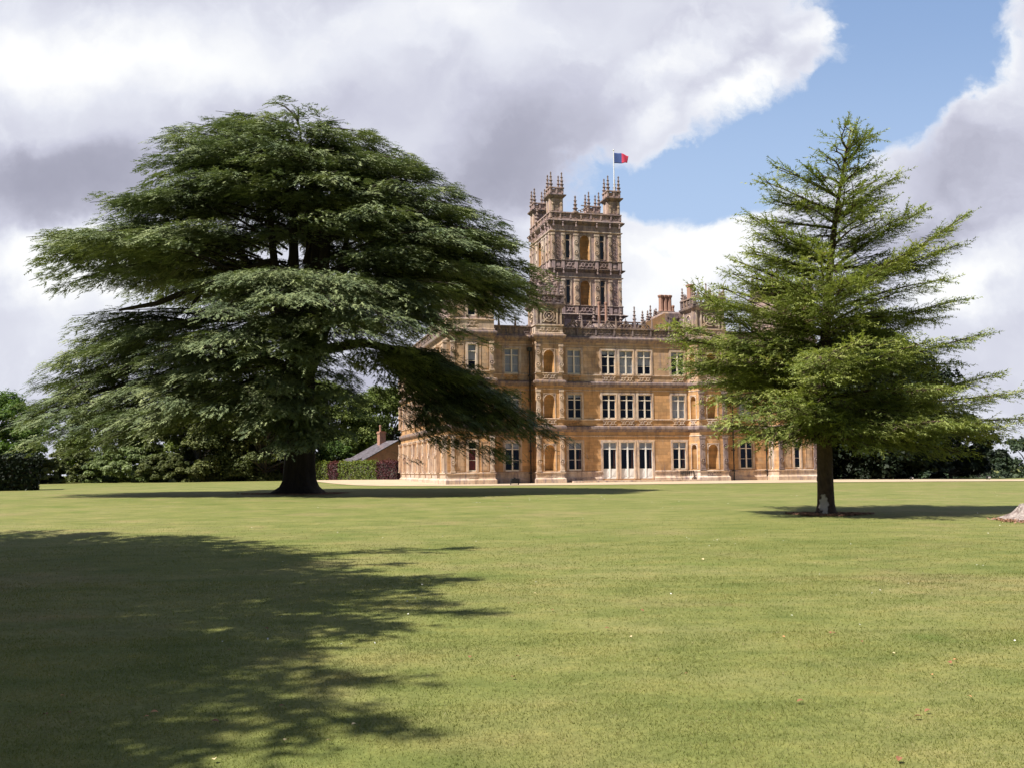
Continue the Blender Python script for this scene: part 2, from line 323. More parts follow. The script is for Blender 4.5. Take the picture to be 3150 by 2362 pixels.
class MB:
    def __init__(s): s.v = []; s.f = []
    def face(s, pts):
        b = len(s.v); s.v += [tuple(p) for p in pts]; s.f.append(tuple(range(b, b + len(pts))))
    def box(s, x0, x1, y0, y1, z0, z1):
        b = len(s.v)
        s.v += [(x0, y0, z0), (x1, y0, z0), (x1, y1, z0), (x0, y1, z0), (x0, y0, z1), (x1, y0, z1), (x1, y1, z1), (x0, y1, z1)]
        s.f += [tuple(b + i for i in q) for q in ((0, 3, 2, 1), (4, 5, 6, 7), (0, 1, 5, 4), (1, 2, 6, 5), (2, 3, 7, 6), (3, 0, 4, 7))]
    def prism(s, poly, z0, z1, k=1.0, c=None):
        n = len(poly); b = len(s.v)
        if c is None: c = (sum(p[0] for p in poly) / n, sum(p[1] for p in poly) / n)
        s.v += [(p[0], p[1], z0) for p in poly] + [(c[0] + (p[0] - c[0]) * k, c[1] + (p[1] - c[1]) * k, z1) for p in poly]
        s.f += [tuple(b + i for i in range(n))[::-1], tuple(b + n + i for i in range(n))]
        for i in range(n): j = (i + 1) % n; s.f.append((b + i, b + j, b + n + j, b + n + i))
    def lathe(s, x, y, prof, n=8, rot=0.0, sq=False):
        b = len(s.v)
        for r, z in prof:
            for i in range(n):
                a = rot + 2 * pi * i / n; s.v.append((x + r * cos(a), y + r * sin(a), z))
        for k in range(len(prof) - 1):
            for i in range(n): j = (i + 1) % n; s.f.append((b + k * n + i, b + k * n + j, b + k * n + n + j, b + k * n + n + i))
        s.f.append(tuple(b + (len(prof) - 1) * n + i for i in range(n))); s.f.append(tuple(b + i for i in range(n))[::-1])
    def tube(s, P, R, n=6):
        b = len(s.v); P = [mathutils.Vector(p) for p in P]; up = mathutils.Vector((0, 0, 1))
        for k, p in enumerate(P):
            d = (P[min(k + 1, len(P) - 1)] - P[max(k - 1, 0)]).normalized()
            a = d.cross(up)
            if a.length < .05: a = mathutils.Vector((1, 0, 0))
            a.normalize(); c = a.cross(d)
            for i in range(n):
                t = 2 * pi * i / n; s.v.append(tuple(p + (a * cos(t) + c * sin(t)) * R[k]))
        for k in range(len(P) - 1):
            for i in range(n): j = (i + 1) % n; s.f.append((b + k * n + i, b + k * n + j, b + k * n + n + j, b + k * n + n + i))
        s.f.append(tuple(b + (len(P) - 1) * n + i for i in range(n))); s.f.append(tuple(b + i for i in range(n))[::-1])
    def ring(s, c, r, w, d, n=10, ax='y'):
        # flat ring in the plane facing the axis: carved roundel
        P = [(c[0] + r * cos(2 * pi * i / n), c[2] + r * sin(2 * pi * i / n)) for i in range(n)]
        Q = [(c[0] + (r - w) * cos(2 * pi * i / n), c[2] + (r - w) * sin(2 * pi * i / n)) for i in range(n)]
        y0, y1 = c[1] - d, c[1] + .02
        def pt(p, y): return (p[0], y, p[1]) if ax == 'y' else (y - c[1] + c[0], p[0] - c[0] + c[1], p[1])
        for i in range(n):
            j = (i + 1) % n
            s.face([pt(P[i], y0), pt(P[j], y0), pt(Q[j], y0), pt(Q[i], y0)])
            s.face([pt(P[i], y0), pt(P[i], y1), pt(P[j], y1), pt(P[j], y0)])
            s.face([pt(Q[i], y0), pt(Q[j], y0), pt(Q[j], y1), pt(Q[i], y1)])
    def gem(s, x, y, z, rx, rz, d):
        A = [(x - rx, y, z), (x, y, z - rz), (x + rx, y, z), (x, y, z + rz)]; T = (x, y - d, z)
        for i in range(4): s.face([A[i], A[(i + 1) % 4], T])
    def bar(s, a, b, w):
        a = mathutils.Vector(a); b = mathutils.Vector(b); s.tube([a, b], [w, w], 4)
    def build(s, name, m, parent=None, smooth=False):
        me = bpy.data.meshes.new(name); me.from_pydata(s.v, [], s.f); me.update()
        return link(name, me, m, parent, smooth)

def sstep(t): t = min(1.0, max(0.0, t)); return t * t * (3 - 2 * t)
# ------------------------------------------------------------------ ground
CP = np.array([(0, 0, 0), (-20, 5, 0), (20, 5, 0), (0, 20, 0), (10, 33, .05), (25, 35, .03), (-15, 35, .12), (-13.3, 62, .27), (-35, 60, .30), (15, 60, .10),
               (-40, 90, .36), (-5.8, 100, .20), (15, 103, .20), (33, 108, .20), (5, 91, .19), (50, 100, .12), (-14, 132, .46), (-24, 128, .44), (-45, 140, .42), (-70, 140, .45), (60, 60, .05), (20, 130, .2), (45, 85, .16)], float)
def _rbf():
    d = np.hypot(CP[:, 0][:, None] - CP[:, 0][None], CP[:, 1][:, None] - CP[:, 1][None])
    K = np.exp(-(d / 34.0) ** 2) + 1e-2 * np.eye(len(CP)); return np.linalg.solve(K, CP[:, 2])
CW = _rbf()
def gz(x, y):
    x = np.asarray(x, float); y = np.asarray(y, float)
    d2 = (x[..., None] - CP[:, 0]) ** 2 + (y[..., None] - CP[:, 1]) ** 2
    z = (np.exp(-d2 / 34.0 ** 2) * CW).sum(-1)
    far = np.clip((y - 128 - .25 * np.clip(40 - x, -20, 60)) / 140.0, 0, 1); far = far * far * (3 - 2 * far)
    z = z * (1 - far) - far * 9.0
    big = np.clip((np.hypot(x, y) - 420) / 1500, 0, 1); return z + big * 3.0
def g1(x, y): return float(gz(np.array([x]), np.array([y]))[0])
def build_ground():
    def axis(lo, hi, inner, step, grow=1.22):
        a = list(np.arange(-inner, inner + .01, step)); s = step
        while a[-1] < hi: s *= grow; a.append(a[-1] + s)
        s = step
        while a[0] > lo: s *= grow; a.insert(0, a[0] - s)
        return np.array(a)
    X = axis(-3000, 3000, 72, 3.0); Y = np.concatenate([[-600, -200, -80, -30, -12], np.arange(-4, 150, 3.0)]); s = 3.0; Y = list(Y)
    while Y[-1] < 4500: s *= 1.2; Y.append(Y[-1] + s)
    Y = np.array(Y); XX, YY = np.meshgrid(X, Y); Z = gz(XX, YY)
    V = np.stack([XX.ravel(), YY.ravel(), Z.ravel()], 1); nx = len(X); i = np.arange(len(Y) - 1)[:, None] * nx + np.arange(nx - 1)[None]
    F = np.stack([i.ravel(), i.ravel() + 1, i.ravel() + nx + 1, i.ravel() + nx], 1)
    o = np_mesh('lawn', V, F, 'lawn_grass', smooth=True); tag(o, None, None, kind='structure')
build_ground()
def sheet(name, m, rows, dz, kind='structure', nsub=16):
    # rows: list of ((x0,y0),(x1,y1)) cross-lines; draped on the ground
    V = []; nr = len(rows)
    for a, b in rows:
        for k in range(nsub + 1):
            t = k / nsub; x = a[0] + (b[0] - a[0]) * t; y = a[1] + (b[1] - a[1]) * t; V.append((x, y, g1(x, y) + dz))
    F = [(r * (nsub + 1) + k, r * (nsub + 1) + k + 1, (r + 1) * (nsub + 1) + k + 1, (r + 1) * (nsub + 1) + k) for r in range(nr - 1) for k in range(nsub)]
    o = np_mesh(name, V, F, m, smooth=True); tag(o, None, None, kind=kind); return o
HX, HY, HZ = -5.84, 100.0, .227          # corner of the house on the ground
def hw(u, v): return (HX + u * cos(PHI) - v * sin(PHI), HY + u * sin(PHI) + v * cos(PHI))
def gravel():
    rows = []
    near = [(-31, 141), (-24, 122), (-18.5, 106), (-15.5, 98.5), (-12.5, 94), (-9, 92), (-4, 91), (4, 90.4), (14, 90.2), (25, 90), (38, 89.4), (55, 88.6), (80, 88), (120, 88)]
    far = [(-27, 143), (-15, 141), (-9, 133), (-7, 122), (-5, 112), (-3, 108), (2, 108), (8, 110), (18, 112), (28, 115), (38, 117), (55, 104), (80, 102), (120, 102)]
    for a, b in zip(near, far): rows.append((a, b))
    # refine between rows
    R = []
    for (a0, b0), (a1, b1) in zip(rows[:-1], rows[1:]):
        for k in range(4):
            t = k / 4; R.append(((a0[0] + (a1[0] - a0[0]) * t, a0[1] + (a1[1] - a0[1]) * t), (b0[0] + (b1[0] - b0[0]) * t, b0[1] + (b1[1] - b0[1]) * t)))
    R.append(rows[-1]); sheet('gravel_path', 'gravel', R, .035)
gravel()

# ------------------------------------------------------------------ the great house (local frame: x along the front, y into the house, z up)
house = tag(empty('country_house', (HX, HY, HZ), PHI), 'vast honey coloured stone mansion with carved parapets and a tall pinnacled tower', 'mansion')
WV = 2.8
FRONT = [(-.75, 32.8), (-.75, 0), (4.15, 0), (4.15, WV), (9.0, WV), (9.0, 1.4), (11.96, 1.4), (11.96, WV), (26.85, WV), (27.45, 1.4), (30.78, 1.4), (30.78, WV), (36.19, WV), (36.19, 0), (40.96, 0), (40.96, 32.8)]
def offset(poly, o, closed=False):
    n = len(poly); out = []
    for i in range(n):
        p = poly[i]; a = poly[i - 1] if (i > 0 or closed) else None; b = poly[(i + 1) % n] if (i < n - 1 or closed) else None
        def nrm(q, r):
            dx, dy = r[0] - q[0], r[1] - q[1]; L = math.hypot(dx, dy); return (dy / L, -dx / L)
        if a is None: m = nrm(p, b)
        elif b is None: m = nrm(a, p)
        else:
            m1, m2 = nrm(a, p), nrm(p, b); k = 1 + m1[0] * m2[0] + m1[1] * m2[1]
            m = ((m1[0] + m2[0]) / k, (m1[1] + m2[1]) / k)
        out.append((p[0] + m[0] * o, p[1] + m[1] * o))
    return out
def course(name, m, poly, prof, closed=False, parent=None):
    mb = MB(); rings = [[(x, y, z) for x, y in offset(poly, o, closed)] for o, z in prof]; n = len(poly)
    for r, q in zip(rings[:-1], rings[1:]):
        for i in range(n if closed else n - 1):
            j = (i + 1) % n; mb.face([r[i], r[j], q[j], q[i]])
    if not closed: mb.face([r[0] for r in rings]); mb.face([r[-1] for r in rings][::-1])
    return mb.build(name, m, parent or house)
def wall_face(mb, p, q, z0, z1, holes, depth=.30):
    """wall from p to q (plan points), outside on the right-hand side of p->q reversed, holes (s0,s1,z0,z1) measured along p->q"""
    L = math.hypot(q[0] - p[0], q[1] - p[1]); dx, dy = (q[0] - p[0]) / L, (q[1] - p[1]) / L; nx, ny = -dy, dx   # inward
    def P(s, z, d=0): return (p[0] + dx * s + nx * d, p[1] + dy * s + ny * d, z)
    hs = [h for h in holes if h[3] > z0 and h[2] < z1]
    S = sorted({0, L} | {h[0] for h in hs} | {h[1] for h in hs}); Z = sorted({z0, z1} | {max(h[2], z0) for h in hs} | {min(h[3], z1) for h in hs})
    for a, b in zip(S[:-1], S[1:]):
        for c, d in zip(Z[:-1], Z[1:]):
            if any(h[0] - 1e-6 < a and b < h[1] + 1e-6 and h[2] - 1e-6 < c and d < h[3] + 1e-6 for h in hs): continue
            mb.face([P(a, c), P(b, c), P(b, d), P(a, d)])
    for s0, s1, c, d in hs:
        mb.face([P(s0, c), P(s0, c, depth), P(s0, d, depth), P(s0, d)]); mb.face([P(s1, c), P(s1, d), P(s1, d, depth), P(s1, c, depth)])
        mb.face([P(s0, d), P(s0, d, depth), P(s1, d, depth), P(s1, d)]); mb.face([P(s0, c), P(s1, c), P(s1, c, depth), P(s0, c, depth)])

LV = [(1.25, 4.25, 3.54), (6.77, 9.40, 8.80), (11.53, 14.15, 13.46)]      # window foot, head, transom of the three storeys
WIN = []      # (face id, s0, s1, z0, z1, transom, kind)
def seg(i): return FRONT[i], FRONT[i + 1]
def add_win(face, u0, u1, storey, kind, dbl=True, z=None):
    z0, z1, t = z or LV[storey]
    if kind == 'door': z0 = .33
    WIN.append((face, u0, u1, z0, z1, t, kind, dbl))
# face 1: corner pavilion; 3: first recess; 7: main wall; 11: third recess; 13: right pavilion
for st, k in ((0, 'red'), (1, 'dark'), (2, 'half')): add_win(1, 1.43, 2.25, st, k, False)
add_win(1, 1.43, 2.25, 3, 'half', False, (17.08, 19.7, 19.0))
for st, k in ((0, 'top'), (1, 'blind'), (2, 'blind')): add_win(3, 5.96, 7.52, st, k)
for st, k in ((0, 'curt'), (1, 'sky'), (2, 'blind')): add_win(7, 12.93, 14.43, st, k)
for st, ks in ((0, ('door', 'door', 'door')), (1, ('dark', 'dark', 'dark')), (2, ('sky', 'blind', 'half'))):
    for (a, b), k in zip(((16.81, 18.35), (18.85, 20.42), (20.95, 22.52)), ks): add_win(7, a, b, st, k)
for st, k in ((0, 'curt'), (1, 'blind'), (2, 'sky')): add_win(7, 24.92, 26.46, st, k)
for st, k in ((0, 'dark'), (1, 'blind'), (2, 'dark')): add_win(11, 33.0, 34.52, st, k)
for st, k in ((0, 'dark'), (1, 'dark'), (2, 'half')): add_win(13, 38.09, 38.83, st, k, False)
add_win(13, 38.09, 38.83, 3, 'half', False, (17.08, 19.7, 19.0))
for st in range(3): add_win(12, 1.0, 1.5, st, 'dark', False)     # narrow light on the side of the right pavilion (measured along the wall)
for st in range(3):
    for s in (9.5, 13.4, 17.3, 21.2): add_win(0, s, s + 1.3, st, 'dark')
    add_win(0, 30.0, 30.9, st, 'dark', False); add_win(0, 2.0, 2.9, st, 'dark', False)
NICHE = []   # (face, s0, s1, z0, z1)
for st, (a, b) in enumerate(((1.3, 4.0), (6.77, 9.28), (11.53, 13.95))):
    NICHE.append((5, 9.83, 11.03, a, b)); NICHE.append((9, 28.43, 29.65, a, b)); NICHE.append((8, .38, 1.14, a, b))
def to_s(face, u):
    p, q = seg(face)
    if face in (8, 0, 12): return u
    return u - p[0]
ZTOP = {0: 15.7, 1: 21.0, 2: 21.0, 13: 21.0, 12: 21.0, 14: 15.7}
def build_walls():
    names = {0: 'side', 14: 'side'}
    lo, hi, dk = MB(), MB(), MB()
    for i in range(len(FRONT) - 1):
        p, q = seg(i); holes = [(to_s(w[0], w[1]), to_s(w[0], w[2]), w[3], w[4]) for w in WIN if w[0] == i] + [(to_s(n[0], n[1]), to_s(n[0], n[2]), n[3], n[4]) for n in NICHE if n[0] == i]
        wall_face(lo, p, q, 0, 10.5, holes); wall_face(hi, p, q, 10.5, min(ZTOP.get(i, 15.7), 15.7), holes)
    lo.build('wall', 'stone_ground', house); hi.build('upper_wall', 'stone_upper', house)
    for faces, walls in (((1, 2), (((4.15, 5.2), (-.75, 5.2)), ((-.75, 5.2), (-.75, 0)), ((4.15, WV), (4.15, 5.2)))), ((12, 13), (((40.96, 5.2), (36.19, 5.2)), ((36.19, 5.2), (36.19, WV))))):
        tw = MB()
        for i in faces:
            p, q = seg(i); wall_face(tw, p, q, 15.7, 21.0, [(to_s(w[0], w[1]), to_s(w[0], w[2]), w[3], w[4]) for w in WIN if w[0] == i])
        for p, q in walls: wall_face(tw, p, q, 15.71, 21.0, [])
        tw.build('pavilion_wall', 'stone_tower', house)
    rf = MB(); rf.face([(x, y, 15.62) for x, y in FRONT]); rf.box(-.6, 4.0, .15, 5.05, 20.6, 20.9); rf.box(36.35, 40.8, .15, 5.05, 20.6, 20.9)
    rf.build('roof', 'lead_roof', house)
build_walls()

def local_frame(face):
    p, q = seg(face); L = math.hypot(q[0] - p[0], q[1] - p[1]); return p, ((q[0] - p[0]) / L, (q[1] - p[1]) / L)
def place(mb, face):
    """turn coordinates (s, d inward, z) on a face into house coordinates"""
    p, (dx, dy) = local_frame(face)
    mb.v = [(p[0] + dx * s - dy * d, p[1] + dy * s + dx * d, z) for s, d, z in mb.v]; return mb
def make_window(w, parent=house, tr=None):
    face, u0, u1, z0, z1, t, kind, dbl = w; s0, s1 = to_s(face, u0), to_s(face, u1)
    tr = tr or (lambda m: place(m, face))
    f = MB(); c = (s0 + s1) / 2; e = .055
    # moulded stone surround standing proud, then painted frame inside the opening
    su = MB(); g = .17
    su.box(s0 - g, s0 - .003, -.07, .06, z0, z1 + g); su.box(s1 + .003, s1 + g, -.07, .06, z0, z1 + g); su.box(s0 - .003, s1 + .003, -.07, .06, z1 + .003, z1 + g)
    su.box(s0 - g - .09, s0 - g, -.035, .03, z0, z1 + g + .09); su.box(s1 + g, s1 + g + .09, -.035, .03, z0, z1 + g + .09); su.box(s0 - g, s1 + g, -.035, .03, z1 + g, z1 + g + .09)
    root = tr(su).build('window', 'stone_trim', parent)
    y0, y1 = .10, .17
    f.box(s0 + .004, s0 + e, y0, y1, z0, z1); f.box(s1 - e, s1 - .004, y0, y1, z0, z1); f.box(s0 + e, s1 - e, y0, y1, z1 - e, z1 - .004); f.box(s0 + e, s1 - e, y0 - .03, y1, z0 + .004, z0 + .15)
    f.box(s0 + e, s1 - e, y0 - .05, y1, t - .04, t + .045)
    if dbl: f.box(c - .075, c + .075, y0 - .055, y1, z0 + .15, z1 - e)
    if kind == 'door':
        for a, b in ((s0 + e, c - .075), (c + .075, s1 - e)):
            f.box(a, b, y0 + .01, y1, z0 + .15, 1.42); f.box(a + .09, b - .09, y0 - .012, y0 + .01, z0 + .30, 1.22)
            f.box((a + b) / 2 - .07, (a + b) / 2 + .07, y0 - .03, y0 - .012, z0 + .42, 1.05)
    else:
        halves = ((s0 + e, c - .075), (c + .075, s1 - e)) if dbl else ((s0 + e, s1 - e),)
        for a, b in halves: f.box(a, b, y0 + .02, y0 + .05, (z0 + t) / 2 - .02, (z0 + t) / 2 + .02)
    tr(f).build('frame', 'frame_paint' if kind != 'door' else 'white_paint', root)
    gm = MB(); gm.face([(s0 + e, .14, z0 + .1), (s1 - e, .14, z0 + .1), (s1 - e, .14, z1 - e), (s0 + e, .14, z1 - e)]); tr(gm).build('pane', 'window_glass', root)
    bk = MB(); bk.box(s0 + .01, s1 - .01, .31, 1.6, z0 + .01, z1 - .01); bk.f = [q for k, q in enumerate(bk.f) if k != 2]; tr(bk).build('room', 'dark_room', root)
    if kind in ('blind', 'half', 'top', 'sky', 'door', 'curt'):
        b = MB(); zb = {'blind': z0 + .12, 'half': (z0 + t) / 2 + .1, 'top': t, 'door': t, 'sky': t + .25, 'curt': t}[kind]
        b.face([(s0 + .03, .25, zb), (s1 - .03, .25, zb), (s1 - .03, .25, z1 - .02), (s0 + .03, .25, z1 - .02)]); tr(b).build('blind', 'blind_cloth', root)
    if kind in ('curt', 'door'):
        b = MB(); b.face([(s1 - .38, .29, z0), (s1 - .03, .29, z0), (s1 - .03, .29, t), (s1 - .25, .29, t)]); b.face([(s0 + .03, .29, z0), (s0 + .15, .29, z0), (s0 + .1, .29, t), (s0 + .03, .29, t)])
        tr(b).build('curtain', 'curtain_cloth', root)
    if kind == 'red':
        b = MB(); b.face([(s0 + .03, .24, z0), (s1 - .03, .24, z0), (s1 - .03, .24, t), (s0 + .03, .24, t)]); tr(b).build('curtain', 'red_cloth', root)
for w in WIN: make_window(w)

def make_niche(face, s0, s1, z0, z1, parent=house, tr=None, m='stone_niche', k=.85):
    r = (s1 - s0) / 2; c = (s0 + s1) / 2; zs = z1 - r; N = 10; mb = MB()
    col = [(c - r * cos(pi * i / N), r * sin(pi * i / N) * k) for i in range(N + 1)]
    for i in range(N): mb.face([(col[i][0], col[i][1], z0), (col[i + 1][0], col[i + 1][1], z0), (col[i + 1][0], col[i + 1][1], zs), (col[i][0], col[i][1], zs)])
    prev = [(x, y, zs) for x, y in col]
    for j in range(1, 6):
        a = pi / 2 * j / 5; cur = [(c - r * cos(a) * cos(pi * i / N), r * cos(a) * sin(pi * i / N) * k, zs + r * sin(a)) for i in range(N + 1)]
        for i in range(N): mb.face([prev[i], prev[i + 1], cur[i + 1], cur[i]])
        prev = cur
    mb.face([(s0, 0, z0)] + [(x, y, z0) for x, y in col[1:-1]] + [(s1, 0, z0)])
    # spandrels between the arch and its square head
    arc = [(c - r * cos(pi * i / N), 0.012, zs + r * sin(pi * i / N)) for i in range(N + 1)]
    tr = tr or (lambda q: place(q, face))
    nn = tr(mb).build('niche', m, parent, smooth=False)
    e = MB(); w = .10; e.face([(s0, .012, z1 + .01)] + [arc[i] for i in range(N // 2, -1, -1)]); e.face([(s1, .012, z1 + .01)] + [arc[i] for i in range(N // 2, N + 1)])
    e.tube([(x, -.01, z) for x, y, z in arc], [.045] * (N + 1), 4)
    e.box(s0 - w, s0 - .003, -.05, .03, z0, z1 + w); e.box(s1 + .003, s1 + w, -.05, .03, z0, z1 + w); e.box(s0 - .003, s1 + .003, -.05, .03, z1 + .02, z1 + w)
    tr(e).build('surround', 'stone_trim', nn); return nn
for n in NICHE: make_niche(n[0], to_s(n[0], n[1]), to_s(n[0], n[2]), n[3], n[4])

def lozenge(mb, s, z, y=-.12, r=.20): mb.gem(s, y, z, r, r * 1.35, .10); mb.ring((s, y, z), r * 1.45, .07, .07, 8)
def pilaster(face, s0, s1, z0, z1, m='stone_trim', y=-.11, boss=(.28, .72), parent=house, tr=None):
    mb = MB(); mb.box(s0, s1, y, .03, z0, z1); mb.box(s0 - .05, s1 + .05, y - .05, .02, z0, z0 + .16); mb.box(s0 - .05, s1 + .05, y - .05, .02, z1 - .22, z1)
    mb.box(s0 + .1, s1 - .1, y - .02, y, z0 + .25, z1 - .35)
    for b in boss: lozenge(mb, (s0 + s1) / 2, z0 + (z1 - z0) * b, y - .02, min(.20, (s1 - s0) * .42))
    return (tr or (lambda q: place(q, face)))(mb).build('pilaster', m, parent)
ST3 = [(1.18, 4.85), (6.77, 9.75), (11.53, 14.5)]
PIL = {1: [(.36, .76), (4.42, 4.86)], 5: [(.0, .44), (2.54, 2.96)], 9: [(.02, .62), (2.77, 3.33)], 13: [(.0, .48), (4.25, 4.77)]}
for fc, lst in PIL.items():
    for a, b in lst:
        for k, (c, d) in enumerate(ST3): pilaster(fc, a, b, c, d, 'stone_trim' if fc in (1, 5) else 'stone_weathered')
    if fc in (1, 13):
        for a, b in lst: pilaster(fc, a, b, 17.0, 20.2, 'stone_trim')
# pilasters and ribs down the long side, seen end-on
for s in (.4, 4.3, 8.4, 11.9, 15.8, 19.7, 23.6, 27.3, 28.1, 32.2):
    for c, d in ST3: pilaster(0, s, s + .55, c, d, 'stone_trim', y=-.38, boss=(.5,))
for fc in (0,):
    for s in (6.4, 25.2):
        for c, d in ST3: pilaster(0, s, s + .3, c, d, 'stone_trim', y=-.22, boss=())

def panel(face, s0, s1, z0, z1, m='stone_upper'):
    mb = MB(); w = .07
    for a, b, c, d in ((s0, s0 + w, z0, z1), (s1 - w, s1, z0, z1), (s0 + w, s1 - w, z0, z0 + w), (s0 + w, s1 - w, z1 - w, z1)): mb.box(a, b, -.055, .02, c, d)
    mb.box(s0 + w + .02, s1 - w - .02, -.018, .01, z0 + w + .02, z1 - w - .02)
    place(mb, face).build('panel', m, house)
for fc, lst in {1: [(.90, 1.74), (3.46, 4.30)], 13: [(.62, 1.46), (3.26, 4.06)]}.items():
    for a, b in lst:
        for c, d in ((1.3, 4.3), (6.95, 9.45), (11.75, 14.2), (17.1, 19.7)): panel(fc, a, b, c, d)

def carve(mb, s0, s1, z0, z1, y=-.03, seed=0, dens=1.0):
    """strapwork relief: interlaced rings, cross bars and bosses"""
    rnd = random.Random(seed); h = z1 - z0; n = max(1, round((s1 - s0) / (h * 1.25))); w = (s1 - s0) / n; c0 = (z0 + z1) / 2
    for k in range(n):
        c = s0 + w * (k + .5); r = min(h * .40, w * .30)
        mb.ring((c, y, c0), r, r * .42, .06, 9); mb.gem(c, y, c0, r * .34, r * .34, .07)
        for sx in (-1, 1):
            for sz in (-1, 1):
                a = c + sx * w * .44; b = c0 + sz * h * .36
                mb.bar((c + sx * r * .8, y - .03, c0 + sz * r * .5), (a, y - .03, b), .035 * dens)
                mb.ring((a, y, b), h * .15, h * .07, .05, 6)
def carving(face, lst, m, seed=0):
    mb = MB()
    for i, (a, b, c, d) in enumerate(lst): carve(mb, a, b, c, d, seed=seed + i)
    return place(mb, face).build('carving', m, house)
for zz in ((6.08, 6.60), (10.80, 11.36)):
    carving(7, [(16.86 - 11.96, 18.35 - 11.96, *zz)], 'stone_trim', 3); carving(7, [(18.9 - 11.96, 20.4 - 11.96, *zz)], 'stone_trim', 5); carving(7, [(21.0 - 11.96, 22.5 - 11.96, *zz)], 'stone_trim', 6)
    carving(7, [(24.98 - 11.96, 26.4 - 11.96, *zz)], 'stone_trim', 7); carving(7, [(13.0 - 11.96, 14.4 - 11.96, *zz)], 'stone_ground', 8)
    carving(5, [(.75, 2.15, *zz)], 'stone_trim', 9); carving(9, [(.95, 2.3, *zz)], 'stone_trim', 10); carving(1, [(2.1, 3.1, *zz)], 'stone_trim', 12); carving(3, [(1.85, 3.35, *zz)], 'stone_ground', 13)
    carving(8, [(.35, 1.15, *zz)], 'stone_trim', 11); carving(13, [(1.8, 2.75, *zz)], 'stone_weathered', 14); carving(11, [(2.3, 3.7, *zz)], 'stone_ground', 15)
carving(1, [(2.0, 3.2, 15.95, 16.65)], 'stone_trim', 20); carving(5, [(.75, 2.15, .50, .98)], 'stone_trim', 21); carving(9, [(.9, 2.4, .50, .98)], 'stone_weathered', 22)
carving(1, [(2.2, 3.2, .55, .95)], 'stone_trim', 23); carving(7, [(13.1, 14.5, .5, .95)], 'stone_trim', 24)

# string courses and cornices, mitred round every break of the front
NOTOW = FRONT
for pl_ in (FRONT[:8] + [(16.62, WV)], [(22.72, WV)] + FRONT[8:]): course('plinth', 'stone_trim', pl_, [(0, -.3), (.20, -.3), (.20, .40), (.10, .50), (.05, .55), (.05, .98), (.11, 1.02), (.14, 1.06), (.14, 1.14), (0, 1.18)])
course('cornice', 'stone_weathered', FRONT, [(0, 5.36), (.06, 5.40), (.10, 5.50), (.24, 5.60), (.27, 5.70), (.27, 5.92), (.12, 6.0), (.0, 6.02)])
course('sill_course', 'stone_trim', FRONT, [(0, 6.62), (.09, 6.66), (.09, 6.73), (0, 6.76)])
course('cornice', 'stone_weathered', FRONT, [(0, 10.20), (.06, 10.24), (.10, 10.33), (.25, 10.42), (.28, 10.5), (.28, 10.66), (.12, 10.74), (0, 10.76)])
course('sill_course', 'stone_trim', FRONT, [(0, 11.40), (.09, 11.44), (.09, 11.50), (0, 11.52)])
course('string_course', 'stone_trim', FRONT, [(0, 14.52), (.05, 14.54), (.05, 14.60), (0, 14.62)])
course('string_course', 'stone_trim', FRONT, [(0, 9.78), (.04, 9.80), (.04, 9.86), (0, 9.88)])
course('string_course', 'stone_trim', FRONT, [(0, 4.88), (.05, 4.90), (.05, 4.97), (0, 4.99)])
course('cornice', 'stone_weathered', FRONT, [(0, 14.95), (.06, 15.0), (.12, 15.12), (.28, 15.24), (.32, 15.36), (.32, 15.5), (.14, 15.60), (-.1, 15.62)])
def parapet(name, poly, z0, z1, m, closed=False, parent=None, pierced=(), step=1.05, seed=1, back=.28):
    """solid panelled parapet with carved bays; edges whose index is in pierced are open tracery"""
    mb = MB(); n = len(poly); E = n if closed else n - 1
    out = offset(poly, .06, closed)
    for i in range(E):
        p, q = out[i], out[(i + 1) % n]; L = math.hypot(q[0] - p[0], q[1] - p[1]); dx, dy = (q[0] - p[0]) / L, (q[1] - p[1]) / L
        t = MB(); k = max(1, round(L / (step * 2))); w = L / k
        t.box(0, L, 0, back, z0, z0 + .16); t.box(-.05, L + .05, -.07, back + .05, z1 - .13, z1)
        for j in range(k + 1): x = min(max(w * j, .09), L - .09); t.box(x - .09, x + .09, -.03, back + .02, z0 + .16, z1 - .13)
        if i not in pierced: t.box(.0, L, .10, back - .02, z0 + .16, z1 - .13)
        for j in range(k): carve(t, w * j + .14, w * j + w - .14, z0 + .2, z1 - .17, .10, seed + j)
        mb_v = [(p[0] + dx * s - dy * d, p[1] + dy * s + dx * d, z) for s, d, z in t.v]; b = len(mb.v); mb.v += mb_v; mb.f += [tuple(b + a for a in f) for f in t.f]
    return mb.build(name, m, parent or house)
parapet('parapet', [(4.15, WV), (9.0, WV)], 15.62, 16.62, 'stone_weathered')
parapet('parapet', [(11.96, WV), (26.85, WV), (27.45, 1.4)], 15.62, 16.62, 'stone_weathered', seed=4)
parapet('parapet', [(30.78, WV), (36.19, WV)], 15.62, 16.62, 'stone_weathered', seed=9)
parapet('parapet', [(-.75, 32.8), (-.75, 5.2)], 15.62, 16.62, 'stone_weathered', seed=2)
TOWP = [(-.75, 5.2), (-.75, 0), (4.15, 0), (4.15, 5.2)]
TOWQ = [(36.19, 5.2), (36.19, 0), (40.96, 0), (40.96, 5.2)]
class PinSet:
    """collects free-standing pinnacles; every one becomes a part of its own"""
    def __init__(s): s.items = []
    def build(s, name, m, parent):
        for x, y, z, h, r in s.items:
            key = (round(h, 1), r, m)
            if key not in PINM: mb = MB(); pinnacle(mb, 0, 0, 0, h, r); me = bpy.data.meshes.new('pinnacle'); me.from_pydata(mb.v, [], mb.f); me.materials.append(MT[m]); PINM[key] = me
            o = bpy.data.objects.new('pinnacle', PINM[key]); COL.objects.link(o); o.parent = parent; o.location = (x, y, z)
PINM = {}
